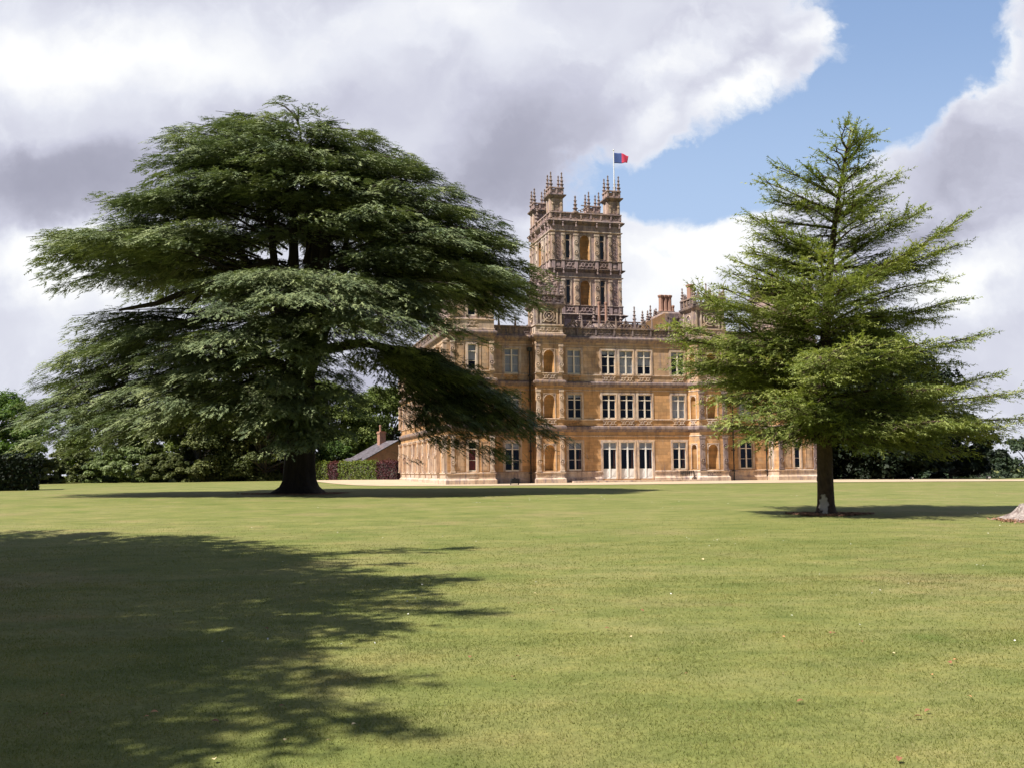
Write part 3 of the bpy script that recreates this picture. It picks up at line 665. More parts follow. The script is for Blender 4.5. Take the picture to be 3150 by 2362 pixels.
def spikes(lst, z0, z1, hw_, parent):
    for u, v in lst:
        m_ = MB(); m_.prism([(u - hw_, v - .12), (u + hw_, v - .12), (u + hw_, v + .12), (u - hw_, v + .12)], z0, z1, .08); m_.build('spike', 'stone_weathered', parent)
def pinnacle(mb, x, y, z0, h, r=.17):
    if isinstance(mb, PinSet): mb.items.append((x, y, z0, h, r * 1.35)); return
    P = [(r * 1.35, z0), (r * 1.35, z0 + .12), (r, z0 + .16)]; k = 4
    for i in range(k):
        a = z0 + .16 + (h - .3) * i / k; t = 1 - .72 * i / k; b = z0 + .16 + (h - .3) * (i + 1) / k
        P += [(r * t * .80, a + .02), (r * t * .70, b - .16 * t - .05), (r * t * 1.25, b - .08 * t), (r * t * .75, b - .01)]
    P += [(r * .20, z0 + h - .12), (r * .34, z0 + h - .06), (.01, z0 + h)]
    mb.lathe(x, y, P, 6)
for pl in (TOWP, TOWQ):
    course('cornice', 'stone_trim', pl, [(0, 15.62), (.10, 15.64), (.10, 15.80), (.03, 15.84), (.03, 16.64), (.12, 16.70), (.12, 16.80), (0, 16.84)], True)
    course('cornice', 'stone_weathered', pl, [(0, 20.3), (.1, 20.4), (.3, 20.6), (.32, 20.8), (.1, 20.95), (-.2, 20.97)], True)
    parapet('parapet', pl, 20.95, 21.75, 'stone_weathered', True, seed=6)
    mb = PinSet()
    for x, y in pl:
        for dx in (-.3, .3): pinnacle(mb, x + (.35 if x < pl[2][0] - 1 else -.35) + dx, y + (.35 if y < 1 else -.35), 21.6, 2.1, .19)
    mb.build('pinnacle_group', 'stone_weathered', house)

# attic turrets over the two projecting bays
def attic(x0, x1, y0, y1, z0, z1, top, seed):
    poly = [(x0, y1), (x0, y0), (x1, y0), (x1, y1)]; b = MB(); b.box(x0, x1, y0, y1, 15.3, z1); t = b.build('turret', 'stone_weathered', house)
    course('cornice', 'stone_trim', poly, [(0, 15.50), (.12, 15.54), (.12, 15.72), (.03, 15.80), (.03, 16.45), (.13, 16.50), (.13, 16.62), (0, 16.66)], True, t)
    course('cornice', 'stone_weathered', poly, [(0, z1 - .5), (.1, z1 - .45), (.28, z1 - .2), (.32, z1 - .02), (.0, z1 + .05)], True, t)
    c = MB(); carve(c, x0 + .35, x1 - .35, 15.86, 16.40, seed=seed)
    w = x1 - x0; zc = (16.8 + z1 - .6) / 2; h = (z1 - .6 - 16.8)
    for r, ww in ((h * .44, .10), (h * .27, .07)): c.ring(((x0 + x1) / 2, -.03, zc), r, ww, .09, 14)
    c.gem((x0 + x1) / 2, -.03, zc, .16, .22, .1)
    for sx in (-1, 1):
        for sz in (-1, 1):
            cx_ = (x0 + x1) / 2 + sx * h * .42; c.bar(((x0 + x1) / 2 + sx * .15, -.06, zc + sz * .15), (cx_, -.06, zc + sz * h * .42), .05); c.ring((cx_, -.03, zc + sz * h * .36), .16, .07, .07, 7)
    for a in (x0 + .16, x1 - .16, x0 + w * .2, x1 - w * .2): c.box(a - .09, a + .09, -.09, .01, 16.7, z1 - .5)
    c.v = [(x, y0 + y, z) for x, y, z in c.v]; c.build('carving', 'stone_trim', t)
    s = MB(); ww = y1 - y0
    s.ring(((0), 0, zc), h * .38, .09, .08, 12); s.gem(0, 0, zc, .14, .2, .1)
    for a in (-ww * .35, ww * .35): s.box(a - .09, a + .09, -.09, .01, 16.7, z1 - .5)
    s.v = [(x0 + y, y0 + ww / 2 - x, z) for x, y, z in s.v]; s.build('carving', 'stone_trim', t)
    q = [(x0 - .1, y1 + .1), (x0 - .1, y0 - .1), (x1 + .1, y0 - .1), (x1 + .1, y1 + .1)]
    parapet('parapet', q, z1, z1 + 1.0, 'stone_weathered', True, t, pierced=(0, 1, 2, 3), step=.5, seed=seed)
    p = PinSet()
    for x, y in q:
        sx = 1 if x < (x0 + x1) / 2 else -1; sy = 1 if y < (y0 + y1) / 2 else -1
        for a, b2, hh in ((.12, .12, top), (.55, .12, top * .55), (.12, .6, top * .55)): pinnacle(p, x + sx * a, y + sy * b2, z1 + .95, hh, .15)
    for a in (.35, .5, .65): pinnacle(p, x0 + w * a, y0 - .05, z1 + .95, top * (.75 if a == .5 else .4), .13)
    p.build('pinnacle_group', 'stone_weathered', t); return t
attic(9.02, 11.96, 1.4, 4.4, 15.5, 18.85, 1.5, 31)
ia = MB(); ia.box(9.75, 11.9, 2.2, 4.2, 18.8, 21.3); iat = ia.build('turret', 'stone_tower', house)
c = MB()
for k in range(4): carve(c, 9.85, 11.8, 19.3 + k * .5, 19.75 + k * .5, -.03, 40 + k)
c.v = [(x, y + 2.2, z) for x, y, z in c.v]; c.build('carving', 'stone_tower', iat)
p = PinSet()
for x, y in ((9.85, 2.3), (11.8, 2.3), (9.85, 4.1), (11.8, 4.1), (10.8, 2.25)): pinnacle(p, x, y, 21.25, 1.2, .16)
p.build('pinnacle_group', 'stone_weathered', iat)
attic(27.25, 30.8, 1.4, 4.6, 16.6, 19.15, 1.6, 33)
# crest of spikes and scrolls above the long parapet
cr = MB()
spikes([(u, WV + .1) for u in (12.6, 14.66, 16.6, 18.59, 20.81, 22.8, 24.9)], 16.6, 18.0, .13, house)
for a, b in ((12.6, 14.66), (16.6, 18.59), (18.59, 20.81), (20.81, 22.8)):
    m_ = (a + b) / 2
    for k in range(3): cr.ring((m_ + (k - 1) * .42, WV + .1, 16.85 + (.38 if k == 1 else 0)), .26, .09, .12, 9)
    cr.bar((a + .15, WV + .1, 16.66), (m_ - .3, WV + .1, 17.1), .05); cr.bar((b - .15, WV + .1, 16.66), (m_ + .3, WV + .1, 17.1), .05); cr.bar((m_, WV + .1, 17.3), (m_, WV + .1, 17.75), .06)
cr.build('crest', 'stone_weathered', house)
cr = MB()
for u in (11.8, 13.6, 15.6, 17.6, 19.7, 21.8, 23.85, 25.9): cr.ring((u, WV + .1, 16.85), .22, .08, .1, 8); cr.ring((u, WV + .1, 17.2), .14, .06, .1, 7); cr.bar((u - .5, WV + .1, 16.66), (u, WV + .1, 17.25), .045); cr.bar((u + .5, WV + .1, 16.66), (u, WV + .1, 17.25), .045)
spikes([(u, WV + .1) for u in (31.6, 33.5, 35.3, 5.4, 7.2)], 16.6, 17.8, .12, house)
cr.build('crest', 'stone_weathered', house)
ip = [(17, 13.5), (17, 11.5), (31.5, 11.5), (31.5, 13.5)]
iw = MB(); iw.box(17.05, 31.45, 11.55, 13.5, 15.6, 17.9); ib = iw.build('inner_block', 'stone_weathered', house); parapet('parapet', ip, 17.85, 18.75, 'stone_weathered', True, ib, pierced=(1,), seed=12)
p = PinSet()
for k in range(9): pinnacle(p, 17.4 + k * 1.7, 11.6, 18.6, 1.3 + .8 * abs(sin(k * 1.9)), .17)
p.build('pinnacle_group', 'stone_weathered', ib)
# terrace step, rainwater pipes
st = MB(); st.box(12.9, 28.2, 1.1, WV + .05, -.3, .19); st.build('terrace_step', 'stone_trim', house)
for u, v, top in ((8.60, WV - .14, 13.9), (31.97, WV - .14, 13.9), (36.0, WV - .14, 13.9)):
    pp = MB(); pp.lathe(u, v - .30, [(.075, 0), (.075, top)], 8); pp.prism([(u - .2, v - .46), (u + .2, v - .46), (u + .2, v - .1), (u - .2, v - .1)], top - .05, top + .35, 1.25)
    for z in (1.0, 3.3, 6.2, 8.6, 11.2): pp.box(u - .13, u + .13, v - .41, v - .02, z, z + .12)
    pp.build('rainwater_pipe', 'iron', house)
# roof-level gable wall, chimneys and lantern
gw = MB(); P = [(23.3, 15.6), (23.9, 18.0), (26.5, 19.27), (28.6, 19.33), (30.3, 19.33), (30.3, 15.6)]
for s in range(len(P)):
    a, b = P[s], P[(s + 1) % len(P)]; gw.face([(a[0], 8, a[1]), (b[0], 8, b[1]), (b[0], 8.6, b[1]), (a[0], 8.6, a[1])])
gw.face([(x, 8, z) for x, z in P]); gw.face([(x, 8.6, z) for x, z in P[::-1]]); gwo = gw.build('gable_wall', 'stone_ground', house)
cp = MB(); cp.tube([(23.9, 8.3, 18.03), (26.5, 8.3, 19.33), (30.35, 8.3, 19.38)], [.22, .22, .22], 4); cp.box(26.6, 30.3, 7.93, 8.0, 18.0, 19.3); cp.build('coping', 'stone_weathered', gwo)
c = MB(); carve(c, 26.8, 28.3, 18.2, 19.0, 7.9, 3); c.build('carving', 'stone_weathered', gwo)
def chimney(x, y, z0, zb, z1, n, r, m='terracotta', gap=.52):
    b = MB(); w = max(.45, n * gap / 2 + .1); b.box(x - w, x + w, y - .5, y + .5, z0, zb); b.box(x - w - .1, x + w + .1, y - .6, y + .6, zb - .15, zb + .1)
    o = b.build('chimney', 'stone_weathered', house)
    for i in range(n):
        s = MB(); xx = x + (i - (n - 1) / 2) * gap
        s.lathe(xx, y, [(r, zb + .1), (r * 1.15, zb + .2), (r, zb + .3), (r * .9, (zb + z1) / 2), (r * .9, z1 - .35), (r * 1.2, z1 - .22), (r * 1.3, z1 - .05), (r, z1)], 8, pi / 8)
        s.build('chimney_shaft', m, o)
chimney(27.2, 9.3, 19.2, 19.6, 21.7, 3, .30); chimney(28.85, 7.2, 15.6, 18.5, 20.6, 1, .42, 'stone_ground'); chimney(30.0, 8.4, 18, 20.7, 22.9, 1, .40, 'terracotta')
chimney(28.9, 11.5, 17, 19.4, 20.9, 2, .16); chimney(18.9, 8.0, 15.6, 17.6, 20.4, 2, .16, 'terracotta', .85)
ln = MB(); ln.box(17.3, 20.1, 7.0, 8.9, 15.6, 17.3); ln.prism([(17.15, 6.85), (20.25, 6.85), (20.25, 9.05), (17.15, 9.05)], 17.3, 17.75, .72); ln.build('roof_lantern', 'stone_weathered', house)
p = PinSet()
for u, v, z, h in ((23.9, 8.3, 18.1, 1.5), (24.55, 8.3, 18.3, 1.4), (25.4, 9.5, 18.6, 1.9), (25.9, 9.5, 18.8, 1.2), (26.15, 9.6, 18.9, 1.3), (29.6, 9.5, 19.3, 1.4), (30.9, 6.0, 19.5, 3.2), (31.5, 6.0, 19.5, 2.4)): pinnacle(p, u, v, z, h, .17)
p.build('pinnacle_group', 'stone_weathered', house)
# pinnacled turret in the middle of the long side
q = MB(); q.box(.2, 2.9, 14, 16.7, 15.6, 18.6); lt = q.build('turret', 'stone_weathered', house)
parapet('parapet', [(.2, 16.7), (.2, 14), (2.9, 14), (2.9, 16.7)], 18.6, 19.5, 'stone_weathered', True, lt, step=.6)
p = PinSet()
for x in (.3, .75, 1.2, 1.55, 1.9, 2.35, 2.8): pinnacle(p, x, 14.1 + (.4 if int(x * 10) % 2 else 0), 19.4, 1.3 + .9 * abs(sin(x * 2.2)), .15)
p.build('pinnacle_group', 'stone_weathered', lt)

# ------------------------------------------------------------------ tower
TX0, TX1, TY0, TY1 = 15.24, 24.37, 16.0, 25.1
TP = [(TX0, TY1), (TX0, TY0), (TX1, TY0), (TX1, TY1)]
tb = MB()
TH = [(2.17 - .28, 2.72 - .28 + .12), (6.34, 6.87 + .06)]   # window bays along the front
def side_tr(i):
    p = TP[i]; q = TP[(i + 1) % 4]; L = math.hypot(q[0] - p[0], q[1] - p[1]); dx, dy = (q[0] - p[0]) / L, (q[1] - p[1]) / L
    def tr(mb): mb.v = [(p[0] + dx * s - dy * d, p[1] + dy * s + dx * d, z) for s, d, z in mb.v]; return mb
    return tr
for i in range(4):
    p, q = TP[i], TP[(i + 1) % 4]; holes = []
    for z0, z1 in ((21.47, 24.44), (27.07, 30.10)): holes += [(1.89, 2.44, z0, z1), (6.34, 6.89, z0, z1), (3.71, 4.99, z0 - .1, z1)]
    wall_face(tb, p, q, 15.6, 32.0, holes)
tower = tb.build('tower', 'stone_tower', house)
for i in (0, 1):
    tr = side_tr(i)
    for z0, z1, t in ((21.47, 24.44, 23.74), (27.07, 30.10, 29.40)):
        for a in (1.89, 6.34):
            g = MB(); g.face([(a, .2, z0), (a + .55, .2, z0), (a + .55, .2, z1), (a, .2, z1)]); g.box(a, a + .55, .24, .9, z0, z1)
            w_ = tr(g).build('window', 'tinted_glass', tower)
            f = MB(); f.box(a + .004, a + .06, .1, .18, z0, z1); f.box(a + .49, a + .546, .1, .18, z0, z1); f.box(a + .06, a + .49, .06, .18, t - .05, t + .06); f.box(a + .06, a + .49, .08, .18, z0, z0 + .12)
            f.box(a - .16, a - .002, -.06, .05, z0, z1 + .15); f.box(a + .552, a + .72, -.06, .05, z0, z1 + .15); f.box(a - .002, a + .552, -.06, .05, z1 + .002, z1 + .15)
            tr(f).build('frame', 'stone_trim', tower)
        nn = make_niche(None, 3.71, 4.99, z0 - .1, z1, tower, tr)
        for a, b in ((.08, .42), (1.34, 1.68), (2.92, 3.50), (5.61, 6.16), (7.42, 7.78), (8.68, 9.05)): pilaster(None, a, b, z0 - .2, z1 + .1, 'stone_trim' if i == 1 else 'stone_trim', -.16, (.30, .68), tower, tr)
        c = MB()
        for k in range(7):
            for x in (.88, 8.23): c.ring((x, -.02, z0 + .2 + k * .42), .15, .06, .06, 6)
        for x in (.55, 1.2, 7.9, 8.55): c.box(x - .03, x + .03, -.05, .01, z0, z1)
        tr(c).build('carving', 'stone_tower', tower)
    c = MB()
    for z0, z1 in ((20.45, 21.12), (26.0, 26.72)):
        carve(c, 1.85, 2.85, z0, z1, -.08); carve(c, 3.6, 5.5, z0, z1, -.08); carve(c, 6.25, 7.3, z0, z1, -.08)
        for x in (.3, 1.5, 3.2, 5.88, 7.6, 8.86): c.box(x - .2, x + .2, -.16, .0, z0 - .1, z1 + .1)
        for x in (.88, 8.23): c.box(x - .22, x + .22, -.10, .0, z0 + .1, z1 - .1)
    for k in range(14): c.box(.35 + k * .62, .75 + k * .62, -.03, .01, 30.75, 31.25); c.ring((.55 + k * .62, -.03, 31.0), .13, .06, .05, 6)
    for z in (20.0, 25.55, 31.4):
        for x in (.3, 1.5, 3.2, 5.88, 7.6, 8.86): c.gem(x, -.32, z + .12, .15, .2, .14); c.box(x - .09, x + .09, -.34, .0, z - .35, z + .1)
    tr(c).build('carving', 'stone_tower', tower)
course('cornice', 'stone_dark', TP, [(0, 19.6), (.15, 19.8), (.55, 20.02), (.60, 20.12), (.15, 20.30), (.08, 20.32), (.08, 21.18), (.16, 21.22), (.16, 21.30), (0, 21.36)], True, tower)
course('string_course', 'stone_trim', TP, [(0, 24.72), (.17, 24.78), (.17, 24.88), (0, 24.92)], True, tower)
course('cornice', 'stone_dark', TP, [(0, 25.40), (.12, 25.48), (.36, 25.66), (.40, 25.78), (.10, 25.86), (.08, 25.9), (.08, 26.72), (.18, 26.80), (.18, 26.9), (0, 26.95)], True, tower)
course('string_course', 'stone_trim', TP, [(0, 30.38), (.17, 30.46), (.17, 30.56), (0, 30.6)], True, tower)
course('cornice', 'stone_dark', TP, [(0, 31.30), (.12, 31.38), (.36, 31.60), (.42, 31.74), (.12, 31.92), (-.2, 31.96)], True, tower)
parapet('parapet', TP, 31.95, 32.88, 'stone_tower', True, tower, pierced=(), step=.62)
tr_ = MB(); tr_.face([(x, y, 31.9) for x, y in TP]); tr_.build('roof', 'lead_roof', tower)
for cxx, cyy, ax, ay in ((TX0, TY0, 1, 1), (TX1 - 1.68, TY0, 1, 1), (TX0, TY1 - 1.68, 1, 1), (TX1 - 1.68, TY1 - 1.68, 1, 1)):
    x0, x1, y0, y1 = cxx + .04, cxx + 1.64, cyy + .04, cyy + 1.64
    b = MB(); b.box(x0, x1, y0, y1, 31.9, 35.7); t = b.build('corner_turret', 'stone_tower', tower)
    pl = [(x0, y1), (x0, y0), (x1, y0), (x1, y1)]
    course('cornice', 'stone_dark', pl, [(0, 34.5), (.08, 34.6), (.34, 34.85), (.36, 34.98), (.0, 35.1)], True, t)
    parapet('parapet', pl, 35.05, 35.94, 'stone_tower', True, t, pierced=(0, 1, 2, 3), step=.4, back=.2)
    c = MB()
    for xx in (x0 + .25, x1 - .25): c.box(xx - .12, xx + .12, y0 - .1, y0, 33, 34.5); c.gem(xx, y0 - .1, 33.9, .16, .26, .1); c.ring((xx, y0 - .08, 33.9), .2, .05, .05, 8)
    for k in range(3): c.ring(((x0 + x1) / 2, y0, 33.2 + k * .45), .16, .06, .05, 6)
    for yy in (y0 + .25, y1 - .25): c.box(x0 - .1, x0, yy - .12, yy + .12, 33, 34.5)
    c.build('carving', 'stone_trim', t)
    p = PinSet()
    for a, b2 in ((x0 + .1, y0 + .1), (x1 - .1, y0 + .1), (x0 + .1, y1 - .1), (x1 - .1, y1 - .1)): pinnacle(p, a, b2, 35.8, 2.1, .18)
    p.build('pinnacle_group', 'stone_weathered', t)
p = PinSet(); g = MB()
for i in range(4):
    a, b = TP[i], TP[(i + 1) % 4]
    for t in (.355,): pinnacle(p, a[0] + (b[0] - a[0]) * t, a[1] + (b[1] - a[1]) * t + (.1 if i == 1 else 0), 32.85, 2.2, .22)
    if i == 1:
        x = a[0] + 4.5
        for k in range(5): g.ring((x + (k - 2) * .38, TY0 + .1, 33.05 + (.35 if k == 2 else .15 if k in (1, 3) else 0)), .22, .08, .1, 7)
        g.bar((x, TY0 + .1, 33.5), (x, TY0 + .1, 34.4), .05); g.box(x - .5, x + .5, TY0 + .02, TY0 + .16, 33.78, 33.88)
p.build('pinnacle_group', 'stone_weathered', tower); g.build('crest', 'stone_weathered', tower)

# flagpole and flag
fx, fy = hw(24.0, 17.0)
fp = MB(); fp.lathe(0, 0, [(.09, 0), (.07, 4), (.045, 9.4), (.045, 9.45), (.10, 9.5), (.10, 9.58), (.0, 9.65)], 8)
tag(fp.build('flagpole', 'white_paint'), 'slim white flagpole rising from the roof of the tall tower', 'flagpole').location = (fx, fy, HZ + 31.95)
def flag():
    nx, nz = 22, 12; V = []; F = []
    for i in range(nx + 1):
        for j in range(nz + 1):
            t = i / nx; s = j / nz; x = 1.80 * t * (1 - .10 * t * (1 - s)); y = .16 * sin(t * 7 + s * 1.4) * t; z = -1.34 * (1 - s) * (1 - .28 * t * t) - .42 * t ** 1.5 + .07 * sin(t * 9 + s * 3) * t
            V.append((x, y, z))
    for i in range(nx):
        for j in range(nz): a = i * (nz + 1) + j; F.append((a, a + nz + 1, a + nz + 2, a + 1))
    o = np_mesh('flag', V, F, 'flag_cloth', smooth=True); o.location = (fx + .06, fy, HZ + 41.15); o.rotation_euler = (0, 0, radians(-6))
    md = o.modifiers.new('thick', 'SOLIDIFY'); md.thickness = .012
    tag(o, 'small blue and red flag flying from the pole on the tower', 'flag')
flag()

# ------------------------------------------------------------------ foliage machinery
def norm(a): return a / np.maximum(np.linalg.norm(a, axis=-1, keepdims=True), 1e-9)
def spray_templates(k, pairs, nl, nw, spread, rng, brush=False):
    """flat feathery sprays: thin triangles set along an axis of length 1"""
    out = []
    for _ in range(k):
        V, F = [], []
        for i in range(pairs):
            t = (i + .5 + rng.uniform(-.3, .3)) / pairs
            for s in (-1, 1):
                L = nl * (1 - .45 * t) * rng.uniform(.7, 1.25); a = s * (spread * (1 - .35 * t) + rng.uniform(-.25, .25)); z = rng.uniform(-.35, .35) * L * (2.2 if brush else 1)
                dx, dy = cos(a), sin(a); b = len(V); w = nw * rng.uniform(.7, 1.3)
                V += [(t - dy * 0 - w * .6, s * .01, 0), (t + w * .6, s * .01, 0), (t + dx * L, dy * L, z)]; F.append((b, b + 1, b + 2))
        b = len(V); V += [(0, -nw * .55, 0), (0, nw * .55, 0), (1.12, 0, 0)]; F.append((b, b + 1, b + 2))
        out.append((np.array(V), np.array(F)))
    return out
def scatter(T, pos, ax, nr, L, tint, rng):
    """place template sprays; returns verts, faces, tint per vertex"""
    VV, FF, TT = [], [], []; base = 0; sd = np.cross(nr, ax); idx = rng.integers(0, len(T), len(pos))
    for k, (V, F) in enumerate(T):
        m = idx == k
        if not m.any(): continue
        p, a, s, n, l = pos[m], ax[m], sd[m], nr[m], L[m]
        W = p[:, None] + l[:, None, None] * (V[None, :, 0:1] * a[:, None] + V[None, :, 1:2] * s[:, None] + V[None, :, 2:3] * n[:, None])
        c = len(p); VV.append(W.reshape(-1, 3)); FF.append((F[None] + (np.arange(c) * len(V))[:, None, None]).reshape(-1, 3) + base); base += c * len(V)
        TT.append(np.repeat(tint[m], len(V)))
    return np.concatenate(VV), np.concatenate(FF), np.concatenate(TT)
UP = np.array([0, 0, 1.0])
def frames(ax, up_jit, rng, up=None):
    ax = norm(ax); u = (UP if up is None else up) + rng.normal(0, up_jit, ax.shape); s = norm(np.cross(u, ax)); return ax, norm(np.cross(ax, s))

class ConiferCrown:
    def __init__(s, rng): s.rng = rng; s.nr = {}; s.ps = 1.0; s.tmin = -.1; s.pos = []; s.ax = []; s.L = []; s.tn = []; s.wood = MB(); s.tw = []; s.lump = rng.uniform(0, 9, 3)
    def branch(s, A, B, arch, width, t0=.30, step=.42, sp=.36, ln=(.36, .66), droop=.10, r0=.12, dens=1.0, fan=(58, 22), curve_tip=0.0, side_bend=0.0, lift=0.0):
        rng = s.rng; A = np.array(A, float); B = np.array(B, float); Lg = np.linalg.norm(B - A); n = max(6, int(Lg / .55)); t = np.linspace(0, 1, n)
        hor = np.array([B[0] - A[0], B[1] - A[1], 0]); hor = hor / (np.linalg.norm(hor) + 1e-9); side = np.array([-hor[1], hor[0], 0])
        wob = side_bend * np.sin(t * pi) + .12 * np.sin(t * rng.uniform(4, 8) + rng.uniform(0, 6)) * t
        P = A + (B - A) * t[:, None] + UP * (arch * np.sin(pi * t ** .85) - curve_tip * t ** 3 + curve_tip * t)[:, None] + side * wob[:, None]
        s.wood.tube([tuple(p) for p in P], [max(.015, r0 * (1 - q) ** .8) for q in t], 5)
        tb = t0; k = 0; out = P[-1]
        D = np.gradient(P, axis=0); D = norm(D)
        base_tint = rng.uniform(.30, .62)
        while tb <= 1.0:
            i = tb * (n - 1); i0 = int(min(i, n - 2)); f = i - i0; p = P[i0] * (1 - f) + P[i0 + 1] * f; d = D[i0]
            q = (tb - t0) / (1 - t0); prof = sqrt(max(0.0, 1 - ((q - .42) / .62) ** 2)); w = width * prof * rng.uniform(.72, 1.12) + .25
            for sg in (-1, 1):
                ang = radians(fan[0] + (fan[1] - fan[0]) * q + rng.uniform(-9, 9)) * sg
                dd = d * cos(ang) + side * sin(ang); dd = norm(dd + UP * rng.uniform(-.04, .05))
                m = max(1, int(w / sp)); tt = (np.arange(m) + .5) / m * w
                pts = p + dd * tt[:, None] - UP * (droop * tt ** 1.7)[:, None] + rng.normal(0, .03, (m, 3))
                s.tw.append((p, pts[-1]))
                for r in range(2 if rng.random() < dens else 1):
                    fa = rng.uniform(-.95, .95, m) if r == 0 else rng.uniform(-1.2, 1.2, m)
                    dv = dd * np.cos(fa)[:, None] + np.cross(UP, dd) * np.sin(fa)[:, None] + UP * (rng.uniform(-.25, 1, m) * lift * 1.6 - droop * 1.2 - rng.uniform(-.05, .22, m))[:, None]
                    s.pos.append(pts + rng.normal(0, .05, (m, 3))); s.ax.append(dv); s.L.append(rng.uniform(*ln, m)); s.tn.append(np.clip(base_tint + rng.normal(0, .13, m) + .10 * q, 0, 1))
            m = 2; s.pos.append(p + rng.normal(0, .06, (m, 3)) + UP * .04); s.ax.append(np.repeat(d[None], m, 0) + rng.normal(0, .3, (m, 3))); s.L.append(rng.uniform(*ln, m)); s.tn.append(np.clip(base_tint + rng.normal(0, .15, m), 0, 1))
            tb += step / Lg * rng.uniform(.8, 1.2); k += 1
        m = 6; s.pos.append(out + rng.normal(0, .05, (m, 3))); s.ax.append(D[-1] + rng.normal(0, .35, (m, 3))); s.L.append(rng.uniform(*ln, m)); s.tn.append(np.clip(np.full(m, base_tint) + .1, 0, 1))
    def pad(s, c, th, a, b, tilt=.12, dome=.10, dens=17.0, tint=None):
        """a tier is a cluster of small overlapping tufted plates, like scales, each with drooping pointed edges"""
        rng = s.rng; d = np.array([cos(th), sin(th)]); e = np.array([-sin(th), cos(th)]); bt = rng.uniform(.36, .60) if tint is None else tint
        for k in range(max(5, int(a * b * 4.6 / s.ps ** 2))):
            r = sqrt(rng.uniform(0, 1)); q = rng.uniform(0, 2 * pi); x, y = r * cos(q) * a, r * sin(q) * b * 1.05
            z = -tilt * x - dome * (x * x / a + y * y / b) * .9 + rng.uniform(-.22, .16) * s.ps; aa = rng.uniform(.6, 1.05) * s.ps
            s.plate(np.array([c[0] + x * d[0] + y * e[0], c[1] + x * d[1] + y * e[1], c[2] + z]), th + atan2(y, x + 1.6 * a) * .9 + rng.uniform(-.3, .3), aa, aa * rng.uniform(.5, .75), tilt + rng.uniform(-.05, .15), rng.uniform(.25, .50), dens * .86 / s.ps ** 1.6, tint=np.clip(bt + rng.normal(0, .09), 0, 1), tw=3, ln=(.30 * s.ps ** .7, .56 * s.ps ** .7))
    def plate(s, c, th, a, b, tilt=.12, dome=.10, dens=17.0, ln=(.30, .56), tint=None, ragged=.34, tw=9):
        """one flat tier of foliage: a ragged, slightly domed plate with its feathery sprays fanning outward"""
        rng = s.rng; n = int(pi * a * b * dens * 1.22); d = np.array([cos(th), sin(th)]); e = np.array([-sin(th), cos(th)])
        ang = rng.uniform(0, 2 * pi, n); ph = rng.uniform(0, 6, 4)
        lim = 1 + ragged * (.5 * np.sin(3 * ang + ph[0]) + .35 * np.sin(5 * ang + ph[1]) + .45 * np.sin(9 * ang + ph[2])); r = np.sqrt(rng.uniform(0, 1, n)) * lim
        x, y = r * np.cos(ang) * a, r * np.sin(ang) * b
        z = -tilt * x - dome * (x * x / a + y * y / b) * .9 + .10 * np.sin(x * 2.6 + ph[3]) * np.sin(y * 2.9 + ph[0]) + rng.normal(0, .05, n) - rng.uniform(0, 1, n) ** 4 * .25
        xy = c[:2] + x[:, None] * d + y[:, None] * e; P = np.column_stack([xy, c[2] + z])
        fx, fy = x + 1.5 * a, y; L = np.hypot(fx, fy); fa = rng.normal(0, .34, n); cx, sx = np.cos(fa), np.sin(fa); ux, uy = fx / L, fy / L; ux, uy = ux * cx - uy * sx, ux * sx + uy * cx
        dz = -(.10 + .42 * np.clip(r - .45, 0, 1)) - tilt * .8 * ux + rng.normal(0, .12, n)
        A = np.column_stack([ux[:, None] * d + uy[:, None] * e, dz]); bt = rng.uniform(.34, .62) if tint is None else tint
        s.nr[len(s.pos)] = np.array([d[0] * tilt * 1.2, d[1] * tilt * 1.2, 1.0]) + rng.normal(0, .22, 3)
        s.pos.append(P); s.ax.append(A); s.L.append(rng.uniform(*ln, n)); s.tn.append(np.clip(bt + rng.normal(0, .13, n) + .08 * (r - .6), 0, 1))
        for k in range(tw):
            q = rng.uniform(-1.15, 1.15); L2 = rng.uniform(.7, 1.0); o = np.array([c[0] - d[0] * a * .8, c[1] - d[1] * a * .8, c[2] - .08]); v = np.array([d[0] * cos(q) * a * 1.7 + e[0] * sin(q) * b, d[1] * cos(q) * a * 1.7 + e[1] * sin(q) * b, -tilt * a - .2]) * L2
            s.tw.append((o, o + v))
    def bough(s, A, B, arch, wd, cover=.75, r0=.13, dens=17.0, tilt_k=.42, gap=1.5, size=1.0, tint=None, **kw):
        rng = s.rng; A = np.array(A, float); B = np.array(B, float); Lg = np.linalg.norm(B - A); n = max(6, int(Lg / .7)); t = np.linspace(0, 1, n)
        hor = np.array([B[0] - A[0], B[1] - A[1], 0]); hl = np.linalg.norm(hor) + 1e-9; hor /= hl; side = np.array([-hor[1], hor[0], 0]); sb = rng.uniform(-.6, .6)
        P = A + (B - A) * t[:, None] + UP * (arch * np.sin(pi * t ** .85))[:, None] + side * (sb * np.sin(t * pi) + .15 * np.sin(t * rng.uniform(4, 9)) * t)[:, None]
        s.wood.tube([tuple(p) for p in P], [max(.015, r0 * .62 * (1 - q) ** .9) for q in t], 5)
        D = norm(np.gradient(P, axis=0)); pos = 1.45 * s.ps; end = Lg * cover
